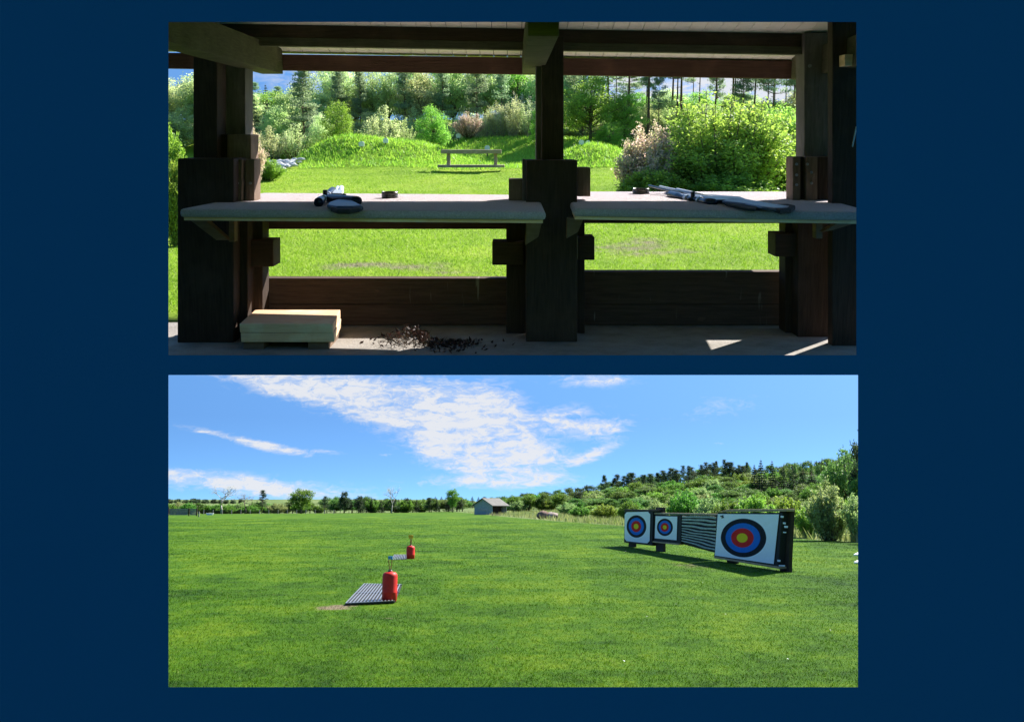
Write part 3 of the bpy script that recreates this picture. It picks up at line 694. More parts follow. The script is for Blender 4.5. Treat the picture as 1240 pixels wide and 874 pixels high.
def ceil_strip(mb, x0, x1, y0, y1, lo_, hi_):
    return mb.hexa([(x0, y0, zc(x0, y0) + lo_), (x1, y0, zc(x1, y0) + lo_), (x1, y0, zc(x1, y0) + hi_), (x0, y0, zc(x0, y0) + hi_), (x0, y1, zc(x0, y1) + lo_), (x1, y1, zc(x1, y1) + lo_), (x1, y1, zc(x1, y1) + hi_), (x0, y1, zc(x0, y1) + hi_)])
mb = MB(); x = -3.7
while x < 3.7: ceil_strip(mb, x, x + .117, 5.7, 9.2, 0, .018); x += .122
part('ceiling_lining', mb, MT['ceil'], sh)
part('roof', ceil_strip(MB(), -3.8, 3.85, 5.7, 9.23, .022, .07), MT['dark_h'], sh)
# coach bolts
for px, py, Y in ((287.5, 222, 7.855), (303, 222, 7.895), (283, 54, 8.0), (300, 65, 8.0), (1004, 65, 8.19), (981, 80, 8.19), (965, 199, 7.99), (965, 212, 7.99), (965, 224, 7.99), (983, 209, 7.97), (983, 222, 7.97), (978, 199, 7.97)):
    p = U(px, py, Y - .004); part('bolt', MB().tube([p, p + Vector((0, .015, 0))], .011 if py > 90 else .014, 8), MT['steel'], sh)

# tables
ZT = U(400, 253, 7.0).z
def table(name, FL, FR, BR, BL, label, braces):
    c = [UZ(*q, ZT) for q in (FL, FR, BR, BL)]; base = (sum(p.x for p in c) / 4, 8.0, 0)
    t = thing(name, label, 'table', base, M_UP, 'carpeted shooting tables in the shelter')
    dn = Vector((0, 0, -.06)); mb = MB().add(c + [p + dn for p in c], [(0, 1, 2, 3), (7, 6, 5, 4), (0, 4, 5, 1), (1, 5, 6, 2), (2, 6, 7, 3), (3, 7, 4, 0)])
    o = part('carpet_cover', mb, MT['carpet'], t, bevel=.022)
    i = [p + (Vector(base).xyz - p) * Vector((.03, .03, 0)) if False else Vector((p.x * .985 + base[0] * .015, p.y * .97 + 8.1 * .03, p.z - .062)) for p in c]
    mb = MB().add(i + [p + Vector((0, 0, -.022)) for p in i], [(0, 1, 2, 3), (7, 6, 5, 4), (0, 4, 5, 1), (1, 5, 6, 2), (2, 6, 7, 3), (3, 7, 4, 0)])
    part('tabletop', mb, MT['pale'], t)
    for q, Y, th in braces:
        part('brace', MB().uquad(q, Y, th), MT['brace'], t, bevel=.004)
    return t
table('shooting_table', (217, 253), (661, 256), (652, 236), (318, 233.5), 'left carpet covered shooting table between left and centre posts',
      [([(262, 291), (277, 291), (246, 264), (229, 266)], 7.45, .09), ([(277, 293), (284, 293), (284, 264), (277, 264)], 7.5, .09), ([(636, 297), (652, 287), (657, 266), (638, 266)], 7.4, .09)])
table('shooting_table', (694, 252), (1062, 257), (967, 232), (684, 232), 'right carpet covered shooting table between centre and right posts',
      [([(686, 289), (700, 281), (707, 264), (687, 264)], 7.4, .09), ([(996, 281), (1008, 279), (1060, 263), (1030, 261)], 7.3, .09), ([(988, 289), (996, 289), (996, 262), (988, 262)], 7.45, .09)])

# tins on the tables
for px, py, r, h, lb in ((472, 239.5, .068, .052, 'open round dark pellet tin on the left shooting table'), (776, 234.5, .075, .048, 'open round dark pellet tin on the right shooting table by the muzzle')):
    p = UZ(px, py, ZT + .002)
    t = thing('pellet_tin', lb, 'tin', p, M_UP, 'pellet tins on the shooting tables')
    part('tin_wall', MB().lathe(p, [(r * .98, 0), (r, .004), (r, h * .45), (r * .97, h * .5), (r, h * .55), (r, h), (r * .93, h), (r * .92, .008)]), MT['tin'], t, True)
    part('tin_bottom', MB().lathe(p, [(r * .92, .008), (.0001, .008)]), MT['steel'], t)

# air rifles (lying on their side)
def zpoly(mb, pts, z0, z1):
    a = [UZ(x, y, z0) for x, y in pts]; return mb.prism(a, (0, 0, z1 - z0))
r1 = UZ(412, 246, ZT)
t = thing('air_rifle', 'scoped air rifle with blue grey stock pointing away on left table', 'rifle', r1, M_UP, 'air rifles on the shooting tables')
zt = ZT + .004
mb = MB(); zpoly(mb, [(396, 253), (399, 249.5), (406, 247), (412, 245), (424, 246), (430, 249), (439, 254), (428, 255), (408, 255)], zt + .004, zt + .035)
stk = part('stock', mb, MT['stock'], t, bevel=.012)
mb = MB(); zpoly(mb, [(400, 257), (403, 254), (412, 252), (428, 252.5), (440, 255), (436, 257.5), (424, 259.5), (408, 259.5)], zt - .01, zt + .022)
part('butt_pad', mb, MT['black'], stk, bevel=.012)
a, b = U(396, 240.5, 7.75), U(433.5, 243.5, 7.35); mb = MB().tube([a, a.lerp(b, .1), a.lerp(b, .9), b], [.022, .036, .036, .034], 14); part('air_cylinder', mb, MT['gun'], t, True)
a, b = U(386, 245, 7.25), U(403, 231, 8.6)
mb = MB().tube([a + (a - b) * .02, a, a.lerp(b, .14), a.lerp(b, .2), a.lerp(b, .7), a.lerp(b, .78), b], [.034, .036, .034, .020, .020, .032, .034], 14); sc = part('scope', mb, MT['gun'], t, True)
m_ = a.lerp(b, .42); part('turret', MB().tube([m_, m_ + Vector((0, 0, .055))], .018, 10), MT['gun'], sc); part('turret', MB().tube([m_, m_ + Vector((.05, 0, .0))], .016, 10), MT['gun'], sc)
for f_ in (.28, .6):
    q = a.lerp(b, f_); part('scope_ring', MB().tube([q, q.lerp(b, .06)], .027, 12), MT['lightmetal'], sc)
mb = MB(); zpoly(mb, [(402, 237.5), (414.5, 238), (416.5, 233.5), (405, 233)], zt + .03, zt + .055); part('receiver', mb, MT['lightmetal'], t, bevel=.005)
a, b = U(405, 236, 8.2), U(409, 227, 9.25); part('barrel', MB().tube([a, b], .016, 10), MT['lightmetal'], t, True)
a, b = U(411, 236, 8.2), U(413.5, 227.5, 9.25); part('barrel_shroud', MB().tube([a, b], .024, 10), MT['lightmetal'], t, True)
mb = MB().lathe(U(416, 238, 7.9), [(.028, -.02), (.03, 0), (.02, .02), (.001, .024)], 12); part('cocking_knob', mb, MT['black'], t, True)

r2 = UZ(880, 245, ZT)
t = thing('air_rifle', 'scoped air rifle with long barrel pointing left on right table', 'rifle', r2, M_UP, 'air rifles on the shooting tables')
a, b = U(786, 225, 9.1), U(850, 240.5, 8.0); part('barrel', MB().tube([a, b], .0105, 10), MT['gun'], t, True)
a, b = U(799, 225.8, 9.1), U(862, 240, 8.0); part('air_cylinder', MB().tube([a, a.lerp(b, .35), a.lerp(b, .36), b], [.009, .010, .02, .02], 10), MT['lightmetal'], t, True)
mb = MB(); zpoly(mb, [(806, 233), (812, 230.5), (842, 236.5), (852, 240), (846, 243.5), (828, 240)], zt + .004, zt + .03); part('fore_end', mb, MT['stock'], t, bevel=.008)
a, b = U(812, 236, 8.5), U(864, 246, 7.45)
mb = MB().tube([a, a.lerp(b, .22), a.lerp(b, .3), a.lerp(b, .78), a.lerp(b, .84), b], [.034, .032, .019, .019, .030, .033], 14); sc = part('scope', mb, MT['gun'], t, True)
m_ = a.lerp(b, .55); part('turret', MB().tube([m_, m_ + Vector((0, 0, .06))], .018, 10), MT['gun'], sc); part('turret', MB().tube([m_, m_ + Vector((-.03, -.05, 0))], .016, 10), MT['gun'], sc)
for f_ in (.38, .68):
    q = a.lerp(b, f_); part('scope_ring', MB().tube([q, q.lerp(b, .08)], .026, 12), MT['lightmetal'], sc)
mb = MB(); zpoly(mb, [(847, 241), (853, 238.5), (878, 240.5), (897, 242), (902, 244), (890, 246), (868, 246)], zt + .004, zt + .03); part('receiver', mb, MT['gun'], t, bevel=.01)
mb = MB(); zpoly(mb, [(874, 247), (884, 244), (904, 245), (925, 249), (945, 252.5), (957, 254), (954, 256.5), (938, 256.5), (922, 254.5), (902, 250.5)], zt + .004, zt + .03); stk = part('stock', mb, MT['stock'], t, bevel=.012)
mb = MB(); zpoly(mb, [(934, 256), (940, 253), (954, 252.5), (963, 254.5), (958, 258.5), (944, 260)], zt - .006, zt + .028); part('butt_pad', mb, MT['black'], stk, bevel=.01)
mb = MB(); zpoly(mb, [(878, 249), (884, 247.5), (924, 249), (914, 256), (906, 256)], zt + .001, zt + .02); part('grip', mb, MT['black'], t, bevel=.006)

# rod, block, step, litter
a, b = U(1037, 154, 7.5), U(1016, 243, 7.35); b = UZ(1016, 243, ZT + .002)
single('cleaning_rod', MB().tube([a, a.lerp(b, .5) + Vector((.01, 0, 0)), b], .006, 6), MT['lightmetal'], 'thin pale cleaning rod leaning against the dark wall on right table', 'rod', b, M_UP, smooth=True)
p = U(1029, 80, 7.5); single('wooden_block', MB().ubox(1023, 66, 1044, 80, 7.46, .13), MT['pale'], 'small pale wooden block fixed high on the dark right wall', 'block', p, M_UP, bevel=.004)
tz = .205; q = [UZ(x, y, tz) for x, y in ((290, 392), (403, 392), (412, 375), (309, 375))]
t = thing('wooden_step', 'pale two layer wooden step block on the shelter floor by left post', 'step', (q[0].x * .5 + q[1].x * .5, q[0].y + .3, 0), M_UP)
def layer(z1, z0, mat, nm, dx=0):
    p = [Vector((v.x + dx, v.y, z1)) for v in q]; d = Vector((0, 0, z0 - z1))
    part(nm, MB().add([p[0] + d, p[1] + d, p[1], p[0], p[3] + d, p[2] + d, p[2], p[3]], [(0, 1, 2, 3), (7, 6, 5, 4), (0, 4, 5, 1), (1, 5, 6, 2), (2, 6, 7, 3), (3, 7, 4, 0)]), MT[nm == 'step_foot' and 'brace' or 'pale'], t, bevel=.005)
layer(tz, .135, 'pale', 'step_board'); layer(.133, .062, 'pale', 'step_board', .006)
for fx in (.02, .72):
    a = q[0].lerp(q[1], fx); b = q[0].lerp(q[1], fx + .22); part('step_foot', MB().box(a.x, b.x, a.y + .03, a.y + .5, 0, .061), MT['brace'], t)
rng = np.random.default_rng(21); c = []
for _ in range(600):
    px = rng.normal(526, 30); py = 413 + abs(rng.normal(0, 6)) - (6 if px < 520 else 0); s = UZ(px, min(py, 428), 0)
    hh = .10 * math.exp(-((px - 492) / 22) ** 2) + .02
    c.append((s.x, min(s.y, 8.38), rng.random() * hh))
dead = foliage('dead brown leaves', (.07, .034, .026), (.03, .018, .013), 6, .1)
stuff(link('leaf_litter', npmesh('leaf_litter', leafcards(np.array(c), .022, rng, .4, .2), 4, dead), M_UP), 'heap of dead brown leaves and twigs at the foot of low wall', 'leaf litter')
mb = MB()
for k in range(46):
    p = UZ(rng.normal(500, 18), 414 + rng.random() * 8, .01); p.y = min(p.y, 8.3); d = Vector((rng.normal() * .09, rng.normal() * .03, .03 + .09 * rng.random()))
    mb.tube([p, p + d * .6, p + d + Vector((.02, 0, -.01))], [.003, .002, .001], 3)
stuff(link('twigs', mesh_of('twigs', mb, MT['brace']), M_UP), 'dry brown twigs sticking out of the leaf heap by the wall', 'twigs')

# plank stand and little targets on the lawn
Yp = 37.0; gz = float(H_up(-2, Yp))
t = thing('plank_stand', 'weathered low plank stand on two legs out on the lawn', 'stand', (U(570, 200, Yp).x, Yp, gz), M_UP)
def top_at(x0, y0, x1, y1, Y, th): return MB().ubox(x0, y0, x1, y1, Y, th)
part('top_plank', top_at(534, 181.5, 607, 186.3, Yp, .5), MT['oldwood'], t, bevel=.01)
part('ground_plank', top_at(530, 200, 611, 203.2, Yp - .05, .5), MT['oldwood'], t, bevel=.01)
part('leg', top_at(541, 186, 545, 201, Yp + .1, .2), MT['oldwood'], t); part('leg', top_at(598, 186, 602, 201, Yp + .1, .2), MT['oldwood'], t)
for px, py, Y, lb in ((438, 187, 40.0, 'small white metal target low on the left mound'), (467, 179, 40.5, 'small grey target higher up on the left mound'), (555, 164.5, 46.3, 'small pale target on top of the grass bank'),
                      (590, 179, 43.5, 'small white target just above the plank stand'), (704, 186, 41, 'small white target low right of the centre post'), (712, 173, 43, 'tiny white target high on the bank right of post')):
    gzz = float(H_up(U(px, py, Y).x, Y)); p = U(px, py, Y)
    if p.z < gzz + .08:
        p.z = gzz + .16
    t = thing('field_target', lb, 'target', (p.x, Y, gzz), M_UP, 'small knock down targets on the lawn mounds')
    s = .1
    part('plate', MB().prism([(p.x - s, Y, p.z - s), (p.x + s, Y, p.z - s), (p.x + s * 1.1, Y, p.z + s * .4), (p.x + s * .4, Y, p.z + s), (p.x - s * .4, Y, p.z + s), (p.x - s * 1.1, Y, p.z + s * .4)], (0, .05, 0)), MT['white'], t)
    part('spike', MB().box(p.x - .03, p.x + .03, Y + .005, Y + .045, gzz - .1, p.z - s), MT['tin'], t)
# pale gravel heap
mb = MB(); rng = np.random.default_rng(4)
def boulder(mb, c, r, seed, n=9):
    g = np.random.default_rng(seed); c = Vector(c); o = len(mb.v); rows = 7
    for i in range(rows + 1):
        th = math.pi * i / rows
        for k in range(n):
            a = 2 * math.pi * k / n; q = 1 + .13 * g.normal()
            mb.v.append(c + Vector((r[0] * math.sin(th) * math.cos(a) * q, r[1] * math.sin(th) * math.sin(a) * q, r[2] * math.cos(th) * (1 + .05 * g.normal()))))
    for i in range(rows):
        for k in range(n): mb.f.append((o + i * n + k, o + (i + 1) * n + k, o + (i + 1) * n + (k + 1) % n, o + i * n + (k + 1) % n))
    return mb
for k in range(70):
    px = 338 + rng.normal() * 12; Y = 39 + rng.normal() * .5; x = U(px, 190, Y).x; s = .06 + .09 * rng.random(); boulder(mb, (x, Y, float(H_up(x, Y)) + .03 + .1 * rng.random()), (s * 1.5, s, s * .6), k, 6)
stuff(link('rubble', mesh_of('rubble', mb, plain('pale broken stone', (.62, .62, .62), (.45, .44, .43), 5, .9)), M_UP), 'low heap of pale stones at the left foot of the mound', 'rubble')

# ------------------------------------------------------------------ archery target stand (lower place)
G0, G1 = LZ(955, 692.5), LZ(763, 661.5)
gd = (G1 - G0).normalized(); gn = Vector((gd.y, -gd.x, 0)); gn = gn if gn.x < 0 else -gn    # gn faces the archer
def S(px, py, off=0):
    x, y, z = ray(px, py, TL); o = Vector((0, 0, HL)); d = Vector((x, y, z)); c = G0 + gn * off
    return o + d * ((c - o).dot(gn) / d.dot(gn))
def sbox(mb, q, off, th):       # q = bl,br,tr,tl in px; front face at off, thickness th behind it
    p = [S(x, y, off) for x, y in q]; return mb.hexa(p + [a - gn * th for a in p])
def face_mat(name, marks, cross=False):
    m, nb, b = newmat(name)
    uv = nb.new('ShaderNodeUVMap').outputs[0]
    sx = nb.new('ShaderNodeSeparateXYZ'); nb.l.new(uv, sx.inputs[0])
    a = nb.m('SUBTRACT', sx.outputs[0], marks[0]); c = nb.m('SUBTRACT', sx.outputs[1], marks[1])
    a = nb.m('DIVIDE', a, marks[2]); c = nb.m('DIVIDE', c, marks[3])
    r = nb.m('SQRT', nb.m('ADD', nb.m('MULTIPLY', a, a), nb.m('MULTIPLY', c, c)))
    Wt = (.93, .93, .95)
    col = nb.ramp(r, [(0, (.88, .66, .02)), (.22, (.88, .66, .02)), (.25, (.72, .025, .022)), (.48, (.72, .025, .022)), (.51, (.015, .17, .62)), (.74, (.015, .17, .62)), (.77, (.014, .017, .024)), (.985, (.014, .017, .024)), (1.0, Wt)])
    # fine ring lines between the scoring zones
    fr = nb.m('ABSOLUTE', nb.m('SUBTRACT', nb.m('FRACT', nb.m('MULTIPLY', r, 8.0)), .5))
    ln = nb.m('MULTIPLY', nb.m('GREATER_THAN', fr, .485), nb.m('LESS_THAN', r, .74))
    col = nb.mix(nb.m('MULTIPLY', ln, .3), col, (.05, .05, .06))
    tc = nb.new('ShaderNodeTexCoord').outputs['Object']
    n = nb.noise(tc, 3.5, 5, .6, .8)
    col = nb.mix(nb.m('MULTIPLY', nb.m('GREATER_THAN', nb.noise(tc, 22, 2), .72), .35), col, (.25, .25, .25))
    nb.l.new(col, b.inputs['Base Color']); b.inputs['Roughness'].default_value = .8; b.inputs['Specular IOR Level'].default_value = .08
    bump(nb, b, n, .6, .05); return m
def face(q, off, mat, parent, bump_cut=0):
    """target paper: a sheet with a UV square, corners cut if asked; stands slightly proud of its boss"""
    p = [S(x, y, off) for x, y in q]; n = 12; me = bpy.data.meshes.new('target_face'); v = []; uvs = []
    org = BASE[parent.name]; rg = random.Random(3)
    for j in range(n + 1):
        for i in range(n + 1):
            u, w = i / n, j / n; a = p[0].lerp(p[1], u); c = p[3].lerp(p[2], u)
            edge = 1 if 0 < i < n and 0 < j < n else 0
            v.append(a.lerp(c, w) + gn * (.006 * rg.random() * edge) - org); uvs.append((u, w))
    v2 = [Vector(a) - gn * .004 for a in v]; N = len(v)
    f = []
    for j in range(n):
        for i in range(n):
            if bump_cut and (i, j) in ((0, 0), (n - 1, 0), (0, n - 1), (n - 1, n - 1)): continue
            f.append((j * (n + 1) + i, j * (n + 1) + i + 1, (j + 1) * (n + 1) + i + 1, (j + 1) * (n + 1) + i))
    if bump_cut:
        k = n + 1
        f += [(1, k + 1, k), (n - 1, k + n, k + n - 1), ((n - 1) * k, (n - 1) * k + 1, n * k + 1), (n * k + n - 1, (n - 1) * k + n - 1, (n - 1) * k + n)]
    me.from_pydata(v + v2, [], f + [tuple(a + N for a in reversed(t_)) for t_ in f]); me.materials.append(mat)
    ul = me.uv_layers.new(name='UVMap')
    for lp in me.loops: ul.data[lp.index].uv = uvs[lp.vertex_index % N]
    o = link('target_face', me, parent=parent); return o
st = thing('target_stand', 'long dark timber stand carrying the archery targets on short posts', 'stand', (G0 + G1) / 2)
DW = wood('dark creosoted timber', (.028, .018, .014), (.05, .034, .026), (.5, .5, 5)); PW = MT['oldwood']
BW = wood('brown weathered plank', (.34, .22, .12), (.48, .34, .20), (6, 6, .6))
def spart(nm, q, off, th, mat, par=st, bevel=.01): return part(nm, sbox(MB(), q, off, th), mat, par, bevel=bevel)
def foot(x0, x1, y0, ybase, off):
    p = [S(x0, ybase, off), S(x1, ybase, off), S(x1, y0, off), S(x0, y0, off)]
    for k in (0, 1): p[k].z = float(H_lo(p[k].x, p[k].y)) - .08
    part('post', MB().hexa(p + [a - gn * .12 for a in p]), DW, st, bevel=.01)
# posts rise behind the boards
foot(944, 955, 617, 692, .02); foot(880, 891, 650, 683, .0); foot(794, 803, 614, 666, .0); foot(761, 768, 640, 661, .0)
spart('top_plank', [(868, 619.8), (952, 618.9), (952, 615.8), (882, 616.4)], .26, .28, BW)
spart('shelf_plank', [(864.5, 675.5), (944, 688.5), (944, 685.8), (864.5, 673.3)], .26, .3, BW)
spart('shelf_plank', [(790, 656.5), (822, 659.8), (822, 658), (790, 654.8)], .16, .2, BW)
spart('top_rail', [(792, 622.3), (870, 623.8), (870, 621.8), (792, 620.3)], .12, .14, PW)
spart('top_rail', [(756, 618.4), (797, 619.0), (797, 616.8), (756, 616.3)], .2, .26, DW)
# bosses
def boss(q, off, th, label, fq, marks, cut=0, straps=()):
    base = S(*q[0], off); t = thing('archery_target', label, 'archery target', base, M_LO, 'archery targets on the stand')
    part('foam_boss', sbox(MB(), q, off, th), MT['black'], t, bevel=.02)
    face(fq, off + .03, face_mat('printed target paper', marks), t, cut)
    return t
tA = boss([(755.5, 656.5), (789.5, 660.5), (791, 618.8), (756.5, 618.6)], .18, .26, 'leftmost archery target, square paper with cut corners', [(756.3, 654.6), (786.5, 657.8), (787.5, 619.2), (756.5, 619.9)], (.48, .52, .395, .375), 1)
tB = boss([(790.2, 655.2), (822, 658.8), (824.2, 624.2), (792.4, 622.8)], .1, .13, 'smallest archery target, between leftmost target and slatted panel', [(792.8, 651.3), (819.2, 653.8), (820.2, 625.2), (793.8, 624.6)], (.46, .52, .37, .385))
tC = boss([(864.5, 674), (942, 687), (947.5, 620.3), (869, 620.8)], .24, .28, 'largest archery target with black foam margin on its right', [(865.5, 672.3), (936.8, 682.6), (943.3, 622.4), (869.2, 622.0)], (.475, .475, .385, .43))
# small printed mark and arrow tags on the largest
for x, y, w, h in ((872.2, 624, 2.2, 1.3), (874.6, 623.4, 1.2, 3.2), (873.4, 626, 2.6, 1.0), (875.2, 625.2, 1.2, 1.0)):
    part('printed_mark', sbox(MB(), [(x, y + h), (x + w, y + h), (x + w, y), (x, y)], .281, .002), MT['black'], tC)
for x, y, w, h in ((948.2, 624, 3.2, 2.4), (951.0, 632.0, 3, 2.2), (952.6, 636.2, 4.0, 2.4), (951, 643.4, 3.6, 1.4), (941.2, 677.3, 3.4, 2.4), (943, 683.6, 7, 1.6)):
    sh_ = 0 if x < 946 else -3
    part('paper_tag', sbox(MB(), [(x + sh_, y + h), (x + w + sh_, y + h + .3), (x + w + sh_ + .3, y + .4), (x + sh_, y)], .262, .012), MT['white'], tC, bevel=.004)
spart('end_board', [(941, 687), (946, 688), (951.5, 617.4), (948, 617.4)], .06, .10, MT['black'])
spart('end_post', [(947, 691), (954.5, 692), (958.5, 615.6), (954.5, 615.8)], .03, .12, DW)
# slatted foam panel
base = S(825, 655, 0); t = thing('slatted_panel', 'panel of wavy grey foam slats between the small and largest targets', 'panel', base)
part('backing', sbox(MB(), [(821, 657), (868, 669.5), (869, 624), (823, 623.5)], -.02, .08), MT['black'], t)
FOAM = plain('grey green foam', (.33, .37, .31), (.50, .53, .47), 3, .8, (1, 1, 3), .3)
ys0 = [624, 627.3, 630.8, 634.9, 638.8, 641.7, 644.5, 647.3, 650.3, 653.4]; ys1 = [625.3, 629.6, 634.2, 639.4, 644.4, 648.3, 652.3, 656.2, 660.2, 664.6]; rg = random.Random(6)
for k in range(10):
    n = 10; up_ = []; dn_ = []
    for i in range(n + 1):
        u = i / n; x = 823.5 + u * 42; y = ys0[k] + (ys1[k] - ys0[k]) * u; hh = (2.0 if k < 4 else 1.25) + u * .5; w = .35 * math.sin(u * 7 + k) + .25 * math.sin(u * 13 + k * 2)
        up_.append((x, y + w)); dn_.append((x, y + hh + w))
    pts = [S(x, y, .09) for x, y in up_] + [S(x, y, .09) for x, y in reversed(dn_)]
    mb = MB().prism(pts, -gn * .1); part('slat', mb, FOAM, t, bevel=.006)
spart('slat_strap', [(866.4, 669.5), (869.3, 670), (870, 622.8), (867.2, 622.8)], .13, .06, MT['black']); spart('slat_strap', [(821.6, 657.6), (824.2, 658), (825, 622.6), (822.5, 622.4)], .12, .06, MT['black'])

# ------------------------------------------------------------------ gas bottles, grates
RED = plain('worn red paint', (.62, .022, .012), (.38, .018, .012), 6, .5, (1, 1, 1), .1, .25, lo=.45, hi=.8)
RUST = plain('rusty wire', (.35, .13, .05), (.22, .09, .04), 20, .7)
def bottle(px, base, top, r_px, label, tagc, tag_y, tagname, loop):
    b = LZ(px, base); s = b.y / F * 1.0; H = (L(px, top, b.y).z); r = r_px * s
    t = thing('gas_bottle', label, 'gas bottle', b, M_LO, 'red gas bottles standing on the field')
    bd = part('body', MB().lathe(b, [(.001, .01), (r * .88, .01), (r * .9, 0), (r * .9, .03), (r, .05), (r, H * .3), (r * 1.012, H * .31), (r * 1.012, H * .325), (r, H * .335), (r, H - r * .62), (r * .94, H - r * .34), (r * .72, H - r * .12), (r * .4, H - .01), (r * .3, H), (.001, H)], 28), RED, t, True)
    part('neck', MB().lathe(b, [(r * .3, H - .01), (r * .3, H + r * .14), (r * .2, H + r * .2), (.001, H + r * .2)], 16), MT['tin'], t, True)
    tp = L(px, tag_y, b.y).z
    for i, (dx, lean) in enumerate(loop):
        part('wire', MB().tube([b + Vector((dx * .2, 0, H - .0)), b + Vector((dx, 0, H + (tp - H) * .55)), b + Vector((dx + lean, .01, tp))], .0085 * s / .0176, 6), RUST, t)
    tm = plain(tagname, tagc, tuple(x * .8 for x in tagc), 4, .5)
    w = 2.2 * s
    for sx in (-1, 1):
        part('tag_ribbon', MB().prism([b + Vector((sx * .002, -.012, tp - w * .7)), b + Vector((sx * w * 1.1, -.02, tp - w)), b + Vector((sx * w * 1.25, -.02, tp + w * .7)), b + Vector((sx * .002, -.012, tp + w * .9))], (0, .02, 0)), tm, t, bevel=.004)
bottle(471.5, 728.5, 691.5, 8.8, 'nearer red gas bottle with blue ribbon on its wires', (.03, .28, .62), 675, 'blue ribbon', ((-.03, -.012), (.032, 0)))
bottle(497, 676.6, 660.2, 5.0, 'farther red gas bottle with orange ribbon on its wires', (.85, .42, .02), 649.5, 'orange ribbon', ((-.01, -.02), (.03, .02)))
def grate(q, nb_, label, th=.035):
    p = [LZ(x, y) for x, y in q]; gz_ = max(float(H_lo(a.x, a.y)) for a in p)
    for a in p: a.z = gz_ + .02
    t = thing('metal_grate', label, 'grate', p[0], M_LO, 'metal grates lying on the field')
    mb = MB()
    for k in range(nb_):
        u0 = k / nb_; u1 = (k + .38) / nb_
        mb.prism([p[0].lerp(p[1], u0), p[0].lerp(p[1], u1), p[3].lerp(p[2], u1), p[3].lerp(p[2], u0)], (0, 0, th))
    part('bars', mb, MT['steel'], t)
    mb = MB()
    for f_ in (0.0, .48, .97):
        a, b, c, d = p[0].lerp(p[3], f_), p[1].lerp(p[2], f_), p[1].lerp(p[2], f_ + .03), p[0].lerp(p[3], f_ + .03)
        mb.prism([v + Vector((0, 0, -.015)) for v in (a, b, c, d)], (0, 0, .014))
    part('cross_bars', mb, MT['tin'], t)
    part('gap_shade_sheet', MB().prism([v + Vector((0, 0, -.035)) for v in p], (0, 0, .012)), MT['black'], t)  # black sheet added beneath the bars to paint their gaps dark
grate([(418, 733), (478, 730), (487, 709.5), (441, 708.5)], 14, 'larger metal grate on the grass beside the nearer gas bottle', .008)
grate([(474, 678.5), (493, 677.5), (493.5, 672), (477.5, 672.2)], 9, 'smaller metal grate left of the farther gas bottle', .008)

# white boards at right edge
for y, lb, th in ((676, 'upper of two white boards lying at the right field edge', .05), (682, 'lower of two white boards lying at the right field edge', .05)):
    p = LZ(1034, y + 1.5); zz = .16 if y < 680 else .05
    q = [p + Vector((0, 0, zz)), p + Vector((1.4, -.25, zz - .02)), p + Vector((1.5, .35, zz + .10)), p + Vector((.35, .3, zz + .10))]
    single('white_board', MB().prism(q, (0, 0, .05)), MT['white'], lb, 'board', p, M_LO, 'white boards at the right field edge')

# ------------------------------------------------------------------ shed, fences, boulders
Ys = 262.0; g0 = LZ(592, 623.4); g0 = Vector(((592 - 620) / F * Ys * 1.0, Ys, float(H_lo((592 - 620) / F * Ys, Ys))))
ea = Vector((-.88, .47, 0)); eb = Vector((.62, .78, 0)).normalized(); zf = g0.z
sd = thing('wooden_shed', 'grey green wooden shed with pitched roof and open dark veranda', 'shed', g0)
SHW = wood('pale blue grey boards', (.24, .29, .30), (.34, .39, .40), (6, 6, .5)); SHR = plain('grey felt roof', (.12, .115, .105), (.17, .165, .15), 1, .85)
W, Ln, hw, hr = 5.4, 7.6, 2.5, 4.1
c0 = g0 + eb * 0; A = lambda u, w, z: g0 + ea * u + eb * w + Vector((0, 0, z))
part('gable_wall', MB().prism([A(0, 1.6, 0), A(W, 1.6, 0), A(W, 1.6, hw), A(W / 2, 1.6, hr), A(0, 1.6, hw)], eb * .12), SHW, sd)
part('side_wall', MB().prism([A(1.7, 1.75, 0), A(1.7, Ln, 0), A(1.7, Ln, hw), A(1.7, 1.75, hw)], ea * .12), DW, sd)
part('side_wall', MB().prism([A(W - .12, 1.75, 0), A(W - .12, Ln, 0), A(W - .12, Ln, hw), A(W - .12, 1.75, hw)], ea * .12), SHW, sd)
part('back_wall', MB().prism([A(0.13, Ln, 0), A(W, Ln, 0), A(W, Ln, hw), A(W / 2, Ln, hr), A(0.13, Ln, hw)], eb * .12), SHW, sd)
part('roof', MB().prism([A(-.5, 1.0, hw - .3), A(-.5, Ln + .6, hw - .3), A(W / 2, Ln + .6, hr + .04), A(W / 2, 1.0, hr + .04)], (0, 0, .12)), SHR, sd)
part('roof', MB().prism([A(W + .5, 1.0, hw - .3), A(W + .5, Ln + .6, hw - .3), A(W / 2, Ln + .6, hr + .02), A(W / 2, 1.0, hr + .02)], (0, 0, .12)), SHR, sd)
for w_ in (1.8, 3.7, 5.6, 7.4): part('veranda_post', MB().tube([A(.05, w_, 0), A(.05, w_, hw - .1)], .09, 6), MT['black'], sd)
part('window', MB().prism([A(1.0, 1.52, 1.0), A(4.2, 1.52, 1.0), A(4.2, 1.52, 1.5), A(1.0, 1.52, 1.5)], eb * .06), plain('dull window glass', (.45, .42, .40), (.3, .3, .3), 2, .3), sd)
part('deck', MB().prism([A(-.3, 1.4, -.3), A(W, 1.4, -.3), A(W, Ln, -.3), A(-.3, Ln, -.3)], (0, 0, .42)), MT['oldwood'], sd)
